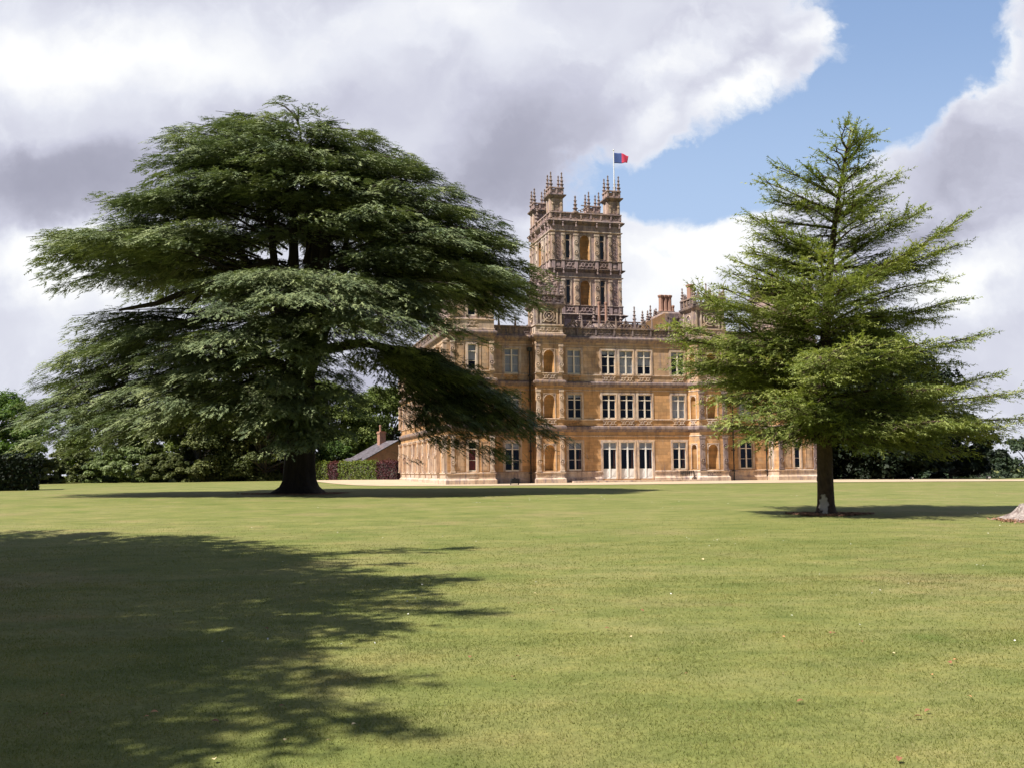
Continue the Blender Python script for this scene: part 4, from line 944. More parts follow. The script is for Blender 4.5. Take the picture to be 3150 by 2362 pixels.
        while pos < end:
            f = (1 - pos / Lg) * (n - 1); i = int(min(max(f, 0), n - 2)); w = f - i; q = P[i] * (1 - w) + P[i + 1] * w; dd = D[i]; sl = -dd[2] / max(.2, math.hypot(dd[0], dd[1]))
            k = min(1.0, .62 + .12 * pos); th = atan2(dd[1], dd[0]) + rng.uniform(-.35, .35); sd2 = rng.uniform(-.5, .5) * wd * (0 if pos < 1 else 1)
            c = q + side * sd2 + UP * rng.uniform(-.05, .18)
            s.pad(c, th, rng.uniform(1.15, 1.65) * k * size, wd * rng.uniform(.62, .95) * k, tilt=max(s.tmin, min(.5, sl * tilt_k)) + rng.uniform(-.03, .07), dome=rng.uniform(.10, .20), dens=dens, tint=tint)
            pos += gap * rng.uniform(.75, 1.25) * (.8 if pos < 2 else 1.1) * (1 if s.ps == 1 else .6)
    def finish(s, T, m, wood_m, parent, jit=.32, keep=None, name='crown', wood_name='branches'):
        up = np.concatenate([s.nr.get(i, UP)[None].repeat(len(t), 0) for i, t in enumerate(s.pos)]); pos = np.concatenate(s.pos); ax = np.concatenate(s.ax); L = np.concatenate(s.L); tn = np.concatenate(s.tn)
        if keep is not None: k = keep(pos); pos, ax, L, tn, up = pos[k], ax[k], L[k], tn[k], up[k]
        a, n = frames(ax, jit, s.rng, up); V, F, TT = scatter(T, pos, a, n, L, tn, s.rng)
        np_mesh(name, V, F, m, parent, tint=TT)
        # twigs: one thin sliver each
        if s.tw:
            A = np.array([q[0] for q in s.tw]); B = np.array([q[1] for q in s.tw])
            if keep is not None: k = keep(B); A, B = A[k], B[k]
            d = norm(B - A); sd = norm(np.cross(d, UP)) * .022; b = len(s.wood.v)
            V = np.stack([A - sd, A + sd, B], 1).reshape(-1, 3); s.wood.v += [tuple(v) for v in V]; s.wood.f += [(b + 3 * i, b + 3 * i + 1, b + 3 * i + 2) for i in range(len(A))]
        s.wood.build(wood_name, wood_m, parent)
        return len(F)

def trunk_mesh(name, m, parent, P, R, n=18, flare=0.0, flute=.06, seed=1):
    """fluted trunk following points P with radii R; root flare on the lowest ring"""
    V, F = [], []
    rnd = random.Random(seed); ph = [rnd.uniform(0, 6) for _ in range(4)]
    for k, (p, r) in enumerate(zip(P, R)):
        for i in range(n):
            a = 2 * pi * i / n; q = 1 + flute * sin(5 * a + ph[0] + k * .25) + flute * .6 * sin(9 * a + ph[1] - k * .4)
            e = flare * max(0, 1 - k / 3.0) ** 2 * (1 + .5 * sin(4 * a + ph[2])) if flare else 0
            V.append((p[0] + (r * q + e) * cos(a), p[1] + (r * q + e) * sin(a), p[2]))
    for k in range(len(P) - 1):
        for i in range(n): j = (i + 1) % n; F.append((k * n + i, k * n + j, k * n + n + j, k * n + n + i))
    return np_mesh(name, V, F, m, parent, smooth=True)

# ------------------------------------------------------------------ the big cedar of Lebanon
TD = spray_templates(12, 4, .40, .135, .85, np.random.default_rng(3))
SX = .02895                                   # metres per unit of the sketch grid at the tree's distance
ENV_R = [(0, 24.2), (2.7, 23.6), (5.3, 22.6), (7.4, 21.3), (9.3, 20.0), (11.4, 18.3), (13.5, 16.7), (14.9, 15.0), (15.8, 13.2)]
ENV_L = [(0, 24.2), (2.2, 24.4), (4.4, 23.9), (7.6, 23.2), (9.4, 22.0), (10.0, 19.6), (11.8, 18.3), (13.3, 17.0), (16.4, 15.2), (17.4, 13.4)]
ENV_D = [(0, 24.2), (3, 23.4), (6, 22.4), (8, 20.6), (10, 18.4), (12, 15.8), (13.5, 13.5), (14.5, 11.5)]
def interp(E, r): return float(np.interp(r, [e[0] for e in E], [e[1] for e in E]))
def env(r, th):
    c = cos(th); side = ENV_R if c > 0 else ENV_L; w = abs(c) ** 1.5; return w * interp(side, r) + (1 - w) * interp(ENV_D, r)
def rmax(th):
    c = cos(th); w = abs(c) ** 1.5; return w * (15.8 if c > 0 else 17.2) + (1 - w) * 14.0
def big_cedar():
    rng = np.random.default_rng(21)
    x0, y0 = -13.3, 62.0; z0 = g1(x0, y0)
    root = tag(empty('cedar_tree', (x0, y0, z0)), 'huge spreading cedar with flat layered plates of foliage and a thick dark flared trunk', 'tree')
    C = ConiferCrown(rng)
    def S(xd, yd, dy=0.0): k = (62 + dy) / 62.0; return ((xd * 1.424 - 1575) / FPX * (62 + dy) - x0, dy, (1457 - yd * 1.424) / FPX * (62 + dy) + EYE - z0)
    # shingled upper crown
    for R in (2.2, 4.4, 6.4, 8.4, 10.4, 12.4, 14.2, 16.0):
        ns = max(5, int(2 * pi * R / 3.1)); off = rng.uniform(0, 6)
        for k in range(ns):
            th = off + 2 * pi * (k + rng.uniform(-.3, .3)) / ns; r = R + rng.uniform(-.9, .9)
            if r > rmax(th): continue
            h = env(r, th) + rng.uniform(-1.3, -.1)
            if h < 16.9 and sin(th) < -.25 and abs(cos(th)) < .6: continue
            for lay in range(2 if R > 5 and rng.random() < .8 else 1):
                hh = h - lay * rng.uniform(1.7, 2.6); rr = r * (1 - .05 * lay)
                if hh < (13.6 if cos(th) < -.4 and lay else 11.2): continue
                L = min(rr, rng.uniform(5.5, 8.0)); ra = max(.3, rr - L - 1.0)
                ha = max(8.5, min(hh + .10 * rr, env(ra, th) - 1.2)) - rng.uniform(.2, 1.2)
                A = (ra * cos(th) * .6, ra * sin(th) * .6, ha - .8); B = (rr * cos(th), rr * sin(th), hh)
                C.bough(A, B, rng.uniform(.5, 1.1), rng.uniform(1.9, 2.9), r0=.13)
    # the boughs that draw the outline
    for xd, yd, dy, wd in [(318, 283, 0, 1.2), (352, 325, -2, 1.3), (318, 392, 1, 1.5), (250, 440, 0, 1.8), (192, 478, -2, 2.0), (90, 535, 0, 1.9), (62, 572, -1.5, 1.7), (48, 600, 1, 1.5), (95, 622, 2, 1.6), (135, 600, -4, 2.0), (200, 585, -6, 2.2),
                           (560, 207, 0, 1.3), (455, 225, 0, 1.5), (640, 215, 0, 1.3), (740, 245, 0, 1.6), (832, 292, 0, 1.7), (905, 335, 1, 1.7), (968, 382, 0, 1.8), (1045, 432, -1, 1.9), (1112, 482, 0, 1.9), (1150, 540, -2, 1.8), (1185, 590, 0, 1.9), (1195, 625, 1.5, 1.6)]:
        B = S(xd, yd, dy); th = atan2(B[1], B[0]); R = math.hypot(B[0], B[1]); L = min(R - .3, 8.5); ra = R - L
        A = (ra * cos(th), ra * sin(th), min(B[2] + .22 * L, env(ra, th) - 1.0) if R > 5 else B[2] - 1.2)
        C.bough(A, B, rng.uniform(.3, .7), wd, r0=.13)
    # dark hanging ends under the right-hand side
    for xd, yd, dy, wd in [(1165, 640, 2, 1.6), (1140, 690, 1, 1.5), (1100, 650, 3, 1.6), (1050, 640, 4, 1.6), (1000, 610, 5, 1.6), (940, 620, 4, 1.3), (1125, 700, 3, 1.3), (1165, 665, -2, 1.1), (900, 590, 5, 1.5), (860, 560, 6, 1.5), (985, 575, 2, 1.8), (1190, 680, 1, 1.4), (1075, 660, 1, 1.8), (1125, 690, 3, 1.5), (1180, 655, 0, 1.6), (1100, 620, 2, 1.8), (1060, 600, 0, 1.8), (1120, 665, 0, 1.6), (1150, 610, 3, 1.8), (1090, 700, 2, 1.1), (1020, 635, 3, 1.6)]:
        B = S(xd, yd, dy); C.bough((B[0] * .45, B[1] * .4, B[2] + 3.0), B, .4, wd, r0=.10)
    # lower left fan
    for xd, yd, dy, wd in [(150, 680, 0, 1.5), (140, 705, 1, 1.4), (200, 672, -1, 1.8), (115, 765, 0, 1.8), (80, 800, -2, 2.0), (62, 830, 1, 1.8), (95, 850, 3, 1.8), (12, 905, -1, 1.8), (-15, 930, -3, 2.0), (60, 925, -4, 2.3), (130, 900, -5, 2.3), (40, 965, -5, 2.0),
                           (150, 980, -7, 2.2), (230, 930, -8, 2.4), (300, 880, -9, 2.4), (210, 860, -4, 2.4), (170, 780, -3, 2.2), (260, 800, -7, 2.4), (330, 760, -9, 2.4), (120, 860, -2, 2.0), (200, 740, 2, 2.2), (170, 830, 4, 2.0), (100, 800, 2, 2.2), (140, 840, 1, 2.2), (220, 820, -1, 2.4), (260, 880, -2, 2.4), (90, 905, 0, 2.2), (180, 900, 2, 2.3), (290, 830, 0, 2.4), (350, 850, -5, 2.4), (60, 880, -3, 2.2), (240, 760, 0, 2.3), (310, 930, -8, 2.3), (100, 955, -6, 2.2), (200, 960, -8, 2.3), (130, 745, 1, 1.8), (340, 780, -2, 2.3), (380, 900, -9, 2.3)]:
        B = S(xd, yd, dy); th = atan2(B[1], B[0]); R = math.hypot(B[0], B[1]); L = min(R - .5, rng.uniform(8, 11)); ra = R - L
        C.bough((ra * cos(th), ra * sin(th), min(10.9, B[2] + .34 * L)), B, .5, wd, r0=.15)
    # front boughs, curtains round the trunk
    for xd, yd, dy, wd in [(440, 610, -10, 2.6), (560, 590, -12, 2.6), (690, 600, -12, 2.6), (470, 680, -12, 2.4), (590, 650, -13, 2.4), (730, 665, -13, 2.6), (820, 640, -10, 2.6), (890, 660, -9, 2.5), (960, 690, -8, 2.3), (1000, 720, -7, 2.0), (1055, 745, -6, 1.2), (1000, 660, -6, 1.6),
                           (900, 720, -10, 2.2), (850, 700, -11, 2.2), (780, 720, -12, 2.2), (500, 740, -12, 2.2), (430, 760, -10, 2.2), (560, 770, -11, 1.8), (390, 830, -9, 2.0), (870, 760, -8, 1.6), (760, 760, -9, 1.6),
                           (640, 800, -10, 1.4), (680, 870, -9, 1.7), (750, 900, -8, 1.6), (660, 940, -8, 1.8), (720, 950, -7, 1.4), (620, 960, -8, 1.6), (560, 940, -8, 1.9), (500, 920, -8, 2.0), (690, 980, -8, 1.2), (540, 880, -9, 1.8), (600, 850, -10, 1.4), (455, 900, -7, 2.0), (410, 950, -6, 1.8), (650, 760, -10, 1.8), (610, 720, -11, 2.0), (675, 780, -10, 1.6), (640, 900, -9, 1.6), (600, 920, -9, 1.8), (680, 905, -9, 1.5), (630, 975, -8, 1.4), (590, 985, -8, 1.4), (700, 820, -9, 1.5), (780, 850, -6, 1.4)]:
        B = S(xd, yd, dy); R = math.hypot(B[0], B[1]); C.bough((B[0] * .22, B[1] * .22, B[2] + (.10 if yd < 640 else .22) * R + .2), B, .5, wd * 1.15, r0=.10, cover=.68, gap=1.45)
    # back boughs
    for xd, yd, dy, wd in [(420, 700, 10, 2.4), (560, 680, 12, 2.4), (800, 690, 11, 2.4), (930, 700, 9, 2.2), (350, 820, 9, 2.2), (520, 800, 11, 2.2), (760, 820, 10, 1.6)]:
        B = S(xd, yd, dy); R = math.hypot(B[0], B[1]); C.bough((B[0] * .25, B[1] * .25, B[2] + .2 * R), B, .5, wd, r0=.12)
    # the long low bough sweeping right, its shade put into a darker needle tint
    E0 = S(880, 765, -2)
    for xd, yd, dy, wd in [(1240, 977, -1, 1.3), (1200, 955, -2, 1.7), (1170, 935, 1, 1.8), (1130, 905, -1, 2.1), (1100, 880, 2, 2.2), (1060, 860, 0, 2.3), (1080, 935, 3, 2.0), (1020, 940, 2, 2.0), (960, 950, 3, 1.9), (1000, 880, 3, 2.3), (940, 900, 2, 2.0), (1000, 830, 0, 2.2), (930, 820, 1, 2.0), (1150, 960, 2, 1.6), (900, 880, 0, 1.6), (1050, 955, 0, 1.5), (920, 960, 2, 1.3), (1090, 965, 1, 1.3), (1040, 900, -1, 2.4), (980, 860, 1, 2.4), (1110, 930, 0, 2.2), (960, 920, 1, 2.3), (1010, 960, 0, 1.8), (1190, 962, 0, 1.6), (1070, 890, 3, 2.3), (900, 930, 3, 1.8)]:
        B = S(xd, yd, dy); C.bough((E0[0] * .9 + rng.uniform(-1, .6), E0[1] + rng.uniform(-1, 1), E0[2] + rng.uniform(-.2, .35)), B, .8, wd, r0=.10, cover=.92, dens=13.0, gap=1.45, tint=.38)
        for q in (.45, .65, .85):
            if rng.random() < .75:
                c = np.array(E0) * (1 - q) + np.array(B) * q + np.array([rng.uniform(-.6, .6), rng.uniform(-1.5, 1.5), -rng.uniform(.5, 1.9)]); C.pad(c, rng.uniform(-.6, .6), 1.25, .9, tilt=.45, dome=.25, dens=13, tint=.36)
    w = C.wood
    a = S(700, 745, -1); w.tube([(0, 0, a[2] - 1.2), (1.2, -.4, a[2] - .4), (4.0, -1.0, a[2] + .0), tuple(E0)], [.38, .34, .28, .16], 8)
    # stems: the trunk divides into upright leaders; one heavy limb leans out to the left
    for xd, sp, top, r in ((632, 0, 22.4, .40), (668, .8, 22.0, .46), (694, -.6, 21.4, .42), (600, -.8, 21.0, .30), (650, 1.6, 21.6, .34), (720, 1.0, 20.5, .26)):
        X = (xd - 646) * SX; w.tube([(0, 0, 6.5), (X * .55, sp * .5, 9.5), (X, sp, 12.5), (X * 1.3, sp * 1.2, 17), (X * 1.9, sp * 1.5, top)], [.62, r * 1.2, r, r * .62, .07], 9)
    for pts, r in (([(0, 0, 9.0), S(585, 560, -1), S(470, 600, -2), S(330, 655, -3), S(250, 668, -3)], .40), ([S(440, 610, -2), S(415, 650, -2), S(395, 690, -3)], .16), ([(0, 0, 7.5), S(520, 750, 2), S(430, 800, 0), S(330, 880, -3)], .28), ([(0, 0, 10), S(760, 560, 2), S(900, 540, 2), S(1050, 580, 1)], .30), ([(0, 0, 9.2), S(500, 520, 3), S(380, 520, 4), S(230, 560, 2)], .30)):
        n = len(pts); w.tube(pts, [r * (1 - .8 * i / (n - 1)) for i in range(n)], 7)
    def keep(p):
        return (p[:, 2] > 1.9)
    nf = C.finish(TD, 'cedar_needles', 'cedar_bark', root, jit=.10, keep=keep)
    P = [(0, 0, -.5), (0, 0, .1), (0, 0, .45), (0, 0, .9), (0, 0, 1.6), (.02, 0, 2.6), (.03, 0, 4), (.02, 0, 5.5), (0, 0, 7.0), (0, 0, 8.5)]
    R = [1.30, 1.22, 1.10, 1.02, .95, .90, .86, .84, .86, .62]
    trunk_mesh('trunk', 'cedar_bark', root, P, R, 26, flare=1.0, flute=.07)
    print('big cedar faces', nf)
big_cedar()

# ------------------------------------------------------------------ young cedar on the right
TB = spray_templates(12, 6, .24, .078, 1.0, np.random.default_rng(5), True)
def young_cedar():
    rng = np.random.default_rng(8); x0, y0 = 10.3, 32.9; z0 = g1(x0, y0)
    root = tag(empty('young_cedar_tree', (x0, y0, z0)), 'conical young cedar with upswept spiky branches on a bare brown trunk', 'tree')
    C = ConiferCrown(rng); C.ps = .42; C.tmin = -.5
    def S(xd, yd, dy=0.0): D = 32.9 + dy; return ((xd * 1.424 - 1575) / FPX * D - x0, dy, (1445 - .0099 * (xd * 1.424 - 1575) - yd * 1.424) / FPX * D + EYE - z0)
    def ax(h):      # leaning axis of the stem
        t = h / 13.0; return np.array([1.35 * t ** 2.4, .1 * t, h])
    args = dict(step=.34, sp=.24, ln=(.26, .60), droop=.16, fan=(66, 26), lift=.32)
    def tufts(A, B, wd): C.bough(A, B, .03, wd * .85, cover=.80, r0=.03, dens=13.0, tilt_k=.8, gap=1.05, size=.42)
    def bough(B, rise, wd, ang=None, dens=.6, t0=.12, r0=.05, ct=0.0):
        B = np.array(B); R = math.hypot(B[0], B[1]); h = min(12.6, max(2.0, B[2] - rise * R)); C.branch(ax(h), B, rng.uniform(-.05, .12) * R * .3, wd, t0=t0, r0=r0, dens=dens, curve_tip=ct, side_bend=rng.uniform(-.2, .2), **args); tufts(ax(h), B, wd)
    L = [(1692, 350, 0, .8, .45), (1668, 383, -.5, .5, .5), (1684, 424, .3, .3, .6), (1665, 470, .6, .25, .5), (1655, 508, -.4, .4, .6), (1637, 540, -.8, .3, .7), (1592, 588, 0, .45, .75), (1605, 560, .8, .6, .5), (1567, 655, -.6, .25, .9), (1518, 628, -.2, .75, .55), (1560, 690, .6, .2, .9),
         (1450, 700, -1.2, .25, .8), (1490, 735, -1.0, .1, 1.0), (1500, 765, -1.6, .05, 1.1), (1520, 800, -.5, 0, 1.0), (1560, 860, -1.5, .0, 1.0), (1575, 905, -2.2, -.12, .95), (1620, 945, -2.4, -.2, .8), (1680, 960, -2.0, -.25, .7), (1580, 740, 1.5, .1, 1.0), (1600, 820, 1.5, 0, 1.0), (1650, 620, .8, .3, .7), (1540, 830, .8, .02, .9)]
    Rr = [(1894, 283, 0, .6, .35), (1902, 345, .3, .35, .5), (1957, 372, -.2, .5, .5), (1905, 425, .3, .1, .55), (1870, 455, 0, .0, .5), (2005, 452, -.3, .55, .6), (2100, 462, -.2, .62, .7), (2085, 525, .4, .4, .75), (2020, 570, .5, .05, .8), (2050, 600, -.5, .25, .75), (2075, 648, 0, .3, .85), (2030, 690, .8, .05, .9), (2125, 722, -.4, .28, .75), (2062, 785, 1, .05, .9), (2150, 812, 0, .22, .7),
          (2195, 850, -.6, .1, .8), (2205, 905, -.3, .05, .85), (2150, 940, .3, -.05, .8), (2070, 975, -.3, -.12, .8), (1990, 890, -1.5, -.08, 1.0), (1920, 935, -2.4, -.15, .8), (1870, 965, -2.6, -.2, .8), (2100, 880, 1.2, .02, .9), (2060, 840, -1.8, .05, 1.0), (1830, 930, -2.8, -.15, .8), (1760, 900, -3.2, -.05, .9), (2120, 915, -1.4, .0, .9)]
    for xd, yd, dy, rise, wd in L + Rr: bough(S(xd, yd, dy), rise, wd, ct=rng.uniform(-.2, .3), r0=.06)
    h = 2.6
    while h < 12.7:
        r = float(np.interp(h, [2.2, 3.5, 5, 6.5, 8, 9.5, 11, 12.4, 13], [4.3, 5.0, 4.6, 3.9, 2.9, 2.0, 1.35, .75, .35])); n = max(2, int((2.0 + r * .9) if h < 6.5 else (1.6 + r * .7))); o = rng.uniform(0, 6)
        for k in range(n):
            th = o + 2 * pi * (k + rng.uniform(-.3, .3)) / n; rr = r * rng.uniform(.45, 1.15) * (1.0 if abs(cos(th)) < .8 else .85); rise = float(np.interp(h, [2, 5, 8, 12], [.02, .18, .38, .55])) + rng.uniform(-.22, .25)
            b = ax(h) + np.array([rr * cos(th), rr * sin(th), rise * rr]); C.branch(ax(h), b, .04 * rr, rng.uniform(.25, .42) + .17 * rr, t0=.10, r0=.045, dens=.2, side_bend=rng.uniform(-.2, .2), **args); tufts(ax(h), b, .25 + .14 * rr)
        h += rng.uniform(.34, .50)
    C.branch(ax(11.2), ax(12.8) + np.array([.1, 0, .1]), .0, .45, t0=.05, r0=.04, dens=.9, **args); C.branch(ax(12.0), ax(12.7) + np.array([.55, 0, -.05]), .2, .35, t0=.05, r0=.03, dens=.9, **args)
    keep = lambda p: p[:, 2] > 1.75
    nf = C.finish(TB, 'young_cedar_needles', 'young_bark', root, jit=.22, keep=keep)
    hs = [-.4, .0, .12, .35, .7, 1.2, 2.0, 3, 4.5, 6, 8, 10, 12, 13]; P = [tuple(ax(max(h, 0))[:2]) + (h,) for h in hs]; R = [.42, .36, .31, .28, .265, .255, .25, .23, .20, .165, .12, .08, .04, .012]
    trunk_mesh('trunk', 'young_bark', root, P, R, 18, flare=.10, flute=.035, seed=4)
    print('young cedar faces', nf)
young_cedar()

# ------------------------------------------------------------------ cedar out of the picture on the left: it throws the foreground shade
def shade_cedar():
    rng = np.random.default_rng(77); x0, y0 = -19.7, 10.4; z0 = 0.0
    root = tag(empty('cedar_tree', (x0, y0, z0)), 'wide cedar beside the viewer whose shade falls across the near lawn', 'tree')
    C = ConiferCrown(rng); T = spray_templates(8, 4, .45, .11, .95, np.random.default_rng(9))
    def hidden(a, b, c):
        X, Y = a + x0, b + y0; return X < -.56 * max(Y, .5) - 1.5 or c > EYE + .53 * Y + 1.8
    for R in (3, 5.5, 8, 10, 11.8, 13):
        ns = int(2 * pi * R / 2.6); o = rng.uniform(0, 6)
        for k in range(ns):
            th = o + 2 * pi * (k + rng.uniform(-.35, .35)) / ns; r = R + rng.uniform(-1, 1); h = 15.5 - .040 * r * r + rng.uniform(-.6, .6)
            while not hidden(r * cos(th), r * sin(th), h): r -= .4
            if r > 1: C.branch((r * .15 * cos(th), r * .15 * sin(th), h - .5), (r * cos(th), r * sin(th), h), .6, rng.uniform(1.5, 2.3), t0=.25, step=.45, sp=.42, ln=(.5, .9), r0=.1, dens=.6)
    for th, r, h in ((.2, 13.5, 6.5), (-.25, 13.8, 6.0), (-.55, 13.2, 7), (.55, 13, 7), (.9, 13, 8), (-.05, 12.6, 8.5), (-.9, 12, 7), (1.25, 13, 8), (-.42, 13.9, 5.2), (.38, 12.5, 9)):
        while not hidden(r * cos(th), r * sin(th), h): r -= .4
        C.branch((1 * cos(th), 1 * sin(th), h + 2.5), (r * cos(th), r * sin(th), h), .5, 1.5, t0=.4, step=.55, sp=.5, ln=(.5, .9), r0=.12, dens=.3)
    for sx_, sy_, hh in ((-.3, 6.7, 9.5), (-.6, 8.0, 10), (.1, 11.4, 10.5), (-.4, 12.4, 11), (-2.6, 5.7, 8), (-1.3, 9.2, 10), (-.9, 10.4, 9.5), (-3.6, 5.4, 8), (-.3, 15, 11), (-1.5, 17.5, 12), (-.4, 20.5, 12.5), (-3.6, 6.4, 8.5), (-4.4, 5.4, 8), (-5.0, 6.2, 9), (-3.0, 7.8, 9)):
        X, Y = sx_ - .75 - hh * .70 * .824, sy_ - hh * .70 * .566; q = (X - x0, Y - y0, hh); C.branch((q[0] * .25, q[1] * .25, hh + 1.5), q, .8, rng.uniform(.5, 1.3), t0=.35, step=.5, sp=.42, ln=(.5, .9), r0=.11, dens=.5)
    for sx_, sy_, hh in ((-2.6, 5.9, 8.5), (-3.2, 5.5, 8), (-3.0, 6.6, 9), (-3.7, 6.2, 8.5), (-2.5, 5.1, 8), (-3.4, 7.3, 9), (-2.2, 6.6, 9), (-2.9, 4.9, 7.5), (-4.2, 7.0, 9)):
        X, Y = sx_ - hh * .70 * .824, sy_ - hh * .70 * .566; q = (X - x0, Y - y0, hh); C.branch((q[0] * .4, q[1] * .4, hh + 1.2), q, .6, rng.uniform(1.6, 2.2), t0=.35, step=.4, sp=.4, ln=(.5, .9), r0=.09, dens=.9)
    def keep(p):        # pruned clear of the lawn in front of the viewer
        X = p[:, 0] + x0; Y = p[:, 1] + y0; return (X < -.56 * np.maximum(Y, .5) - .8) | (p[:, 2] > EYE + .53 * Y + 1.0)
    C.finish(T, 'cedar_needles', 'cedar_bark', root, keep=keep)
    trunk_mesh('trunk', 'cedar_bark', root, [(0, 0, -.4), (0, 0, .3), (0, 0, 1), (0, 0, 3), (0, 0, 7), (0, 0, 11), (0, 0, 14)], [1.2, .95, .8, .7, .55, .3, .05], 18, flare=.6)
shade_cedar()

# ------------------------------------------------------------------ broadleaf trees, shrubs, hedges
def leaf_quads(pos, nrm, size, rng, asp=.62):
    n = len(pos); a = norm(np.cross(nrm, rng.normal(0, 1, (n, 3)))); b = np.cross(nrm, a); s = size[:, None]
    V = np.stack([pos - a * s, pos - b * s * asp, pos + a * s, pos + b * s * asp], 1).reshape(-1, 3); F = np.arange(n * 4).reshape(-1, 4); return V, F
def clumps(centres, radii, per, leaf, rng, flat=.8, droop=0.0):
    P, N, S, T = [], [], [], []
    for c, r in zip(centres, radii):
        n = int(per * rng.uniform(.7, 1.3)); d = norm(rng.normal(0, 1, (n, 3))); d[:, 2] = np.where(d[:, 2] < -.3, -d[:, 2] * .6, d[:, 2]); q = rng.uniform(.35, 1.0, n) ** .5 * (1 + .25 * np.sin(d[:, 0] * 6 + c[0]) * np.cos(d[:, 1] * 5 + c[2]))
        p = np.array(c) + d * (r * q)[:, None] * np.array([1, 1, flat]); P.append(p); N.append(norm(d * .7 + UP * .55 + rng.normal(0, .45, (n, 3)))); S.append(rng.uniform(.65, 1.3, n) * leaf)
        T.append(np.clip(rng.uniform(.25, .7) + rng.normal(0, .14, n), 0, 1))
    return np.concatenate(P), np.concatenate(N), np.concatenate(S), np.concatenate(T)
def broad_tree(name, label, cat, x, y, h, rx, ry, m, seed, n=70, leaf=.26, base=.12, per=230, group=None, rough=.35, shape='round', trunk=True, extra=()):
    rng = np.random.default_rng(seed); z0 = g1(x, y); root = tag(empty(name, (x, y, z0)), label, cat, group)
    cs, rs = [], []
    for i in range(n):
        t = max(.0, rng.uniform(base, 1)) ** .9; th = rng.uniform(0, 2 * pi)
        if shape == 'round': prof = sqrt(max(.02, 1 - ((t - .42) / .60) ** 2))
        elif shape == 'cone': prof = (1 - t) ** .75 * 1.05 + .05
        elif shape == 'mound': prof = sqrt(max(.02, 1 - t ** 2.2))
        q = rng.uniform(.45, 1.0) ** .5 * prof * (1 + rough * rng.uniform(-1, .6)); r = min(rx, h * .5) * rng.uniform(.16, .30)
        cs.append((q * rx * cos(th), q * ry * sin(th), t * (h - r))); rs.append(r)
    for c in extra: cs.append(c[:3]); rs.append(c[3])
    P, N, S, T = clumps(cs, rs, per, leaf, rng); k = P[:, 2] > -.1; P, N, S, T = P[k], N[k], S[k], T[k]
    V, F = leaf_quads(P, N, S, rng); np_mesh('crown', V, F, m, root, tint=np.repeat(T, 4))
    if trunk:
        w = MB(); w.tube([(0, 0, -.3), (0, 0, h * .25), (.1, 0, h * .55), (0, .1, h * .85)], [h * .032, h * .026, h * .016, .03], 8)
        for c, r in list(zip(cs, rs))[::3]: w.tube([(0, 0, max(.5, c[2] * .45)), (c[0] * .5, c[1] * .5, c[2] * .8), c], [h * .010, h * .007, .02], 5)
        w.build('trunk', 'grey_bark', root)
    return root
# left background, from left to right
BG = [('broadleaf_tree', 'bright green bushy tree at the left edge above the clipped yew', 'tree', -69, 128, 9.6, 7.5, 6, 'bright_leaves', 1, 70, 'round'),
      ('broadleaf_tree', 'light green tree rising beyond the left edge behind the bushy one', 'tree', -79, 150, 13.5, 9, 7, 'bright_leaves', 2, 80, 'round'),
      ('broadleaf_tree', 'rounded mid green tree between the yew block and the pale silvery shrub', 'tree', -60, 146, 10.5, 7, 6, 'broad_leaves', 3, 70, 'round'),
      ('shrub', 'dense dark green shrub beside the left foot of the pale silvery shrub', 'shrub', -60.5, 136, 4.6, 4.5, 4, 'evergreen_leaves', 4, 40, 'mound'),
      ('variegated_shrub', 'large pale silvery green mound of a shrub at the far edge of the lawn', 'shrub', -52.5, 135, 4.6, 6.2, 4.5, 'silver_leaves', 5, 70, 'mound'),
      ('holm_oak_tree', 'tall dark evergreen oak just right of the pale silvery shrub', 'tree', -44.5, 141, 13.2, 6.5, 6, 'evergreen_leaves', 6, 90, 'round'),
      ('broadleaf_tree', 'tall olive green tree rising behind the two dark evergreens left of the cedar trunk', 'tree', -42, 158, 20.5, 8.5, 7, 'broad_leaves', 7, 120, 'round'),
      ('holm_oak_tree', 'broad dark evergreen tree nearest the cedar trunk on its left side', 'tree', -35.8, 143, 14.0, 7.0, 6, 'evergreen_leaves', 8, 100, 'round'),
      ('broadleaf_tree', 'grey green tree with low clumps under the left boughs of the cedar', 'tree', -50, 150, 11.5, 6.5, 6, 'broad_leaves', 9, 70, 'round'),
      ('broadleaf_tree', 'deep green tree right behind the cedar trunk', 'tree', -30, 160, 16.0, 8, 6, 'broad_leaves', 10, 90, 'round'),
      ('broadleaf_tree', 'tall leafy tree whose top stands above the brick outbuilding chimney', 'tree', -21.5, 168, 15.6, 7.0, 6, 'broad_leaves', 11, 110, 'round'),
      ('broadleaf_tree', 'lower leafy tree against the far end of the house behind the brick outbuilding', 'tree', -13.5, 172, 12.0, 6.5, 6, 'broad_leaves', 12, 80, 'round'),
      ('shrub', 'low dark shrub filling the gap right of the clipped yew block', 'shrub', -66.5, 133, 4.2, 5.0, 4, 'evergreen_leaves', 14, 50, 'mound'),
      ('shrub', 'small dark shrub in front between the yew block and the pale silvery shrub', 'shrub', -61.5, 130.5, 3.0, 4.2, 3, 'evergreen_leaves', 16, 40, 'mound'),
      ('shrub', 'dark rounded shrub at the right foot of the pale silvery shrub', 'shrub', -46.5, 134, 3.8, 4.5, 4, 'evergreen_leaves', 15, 50, 'mound'),
      ('shrub', 'bright yellow green shrub behind the hedge at the low end of the slate roof', 'shrub', -26.5, 147, 5.4, 3.6, 3, 'bright_leaves', 13, 50, 'mound')]
for nm, lb, ct, x, y, h, rx, ry, m, sd_, n, shp in BG:
    h *= 1.10; n = int(n * 1.7)
    broad_tree(nm, lb, ct, x, y, h, rx, ry, m, sd_, n, leaf=.20 if 'tree' in nm else .17, base=-.16 if shp == 'round' else .0, per=330, shape=shp, group='trees and shrubs beyond the left lawn', trunk='tree' in nm)
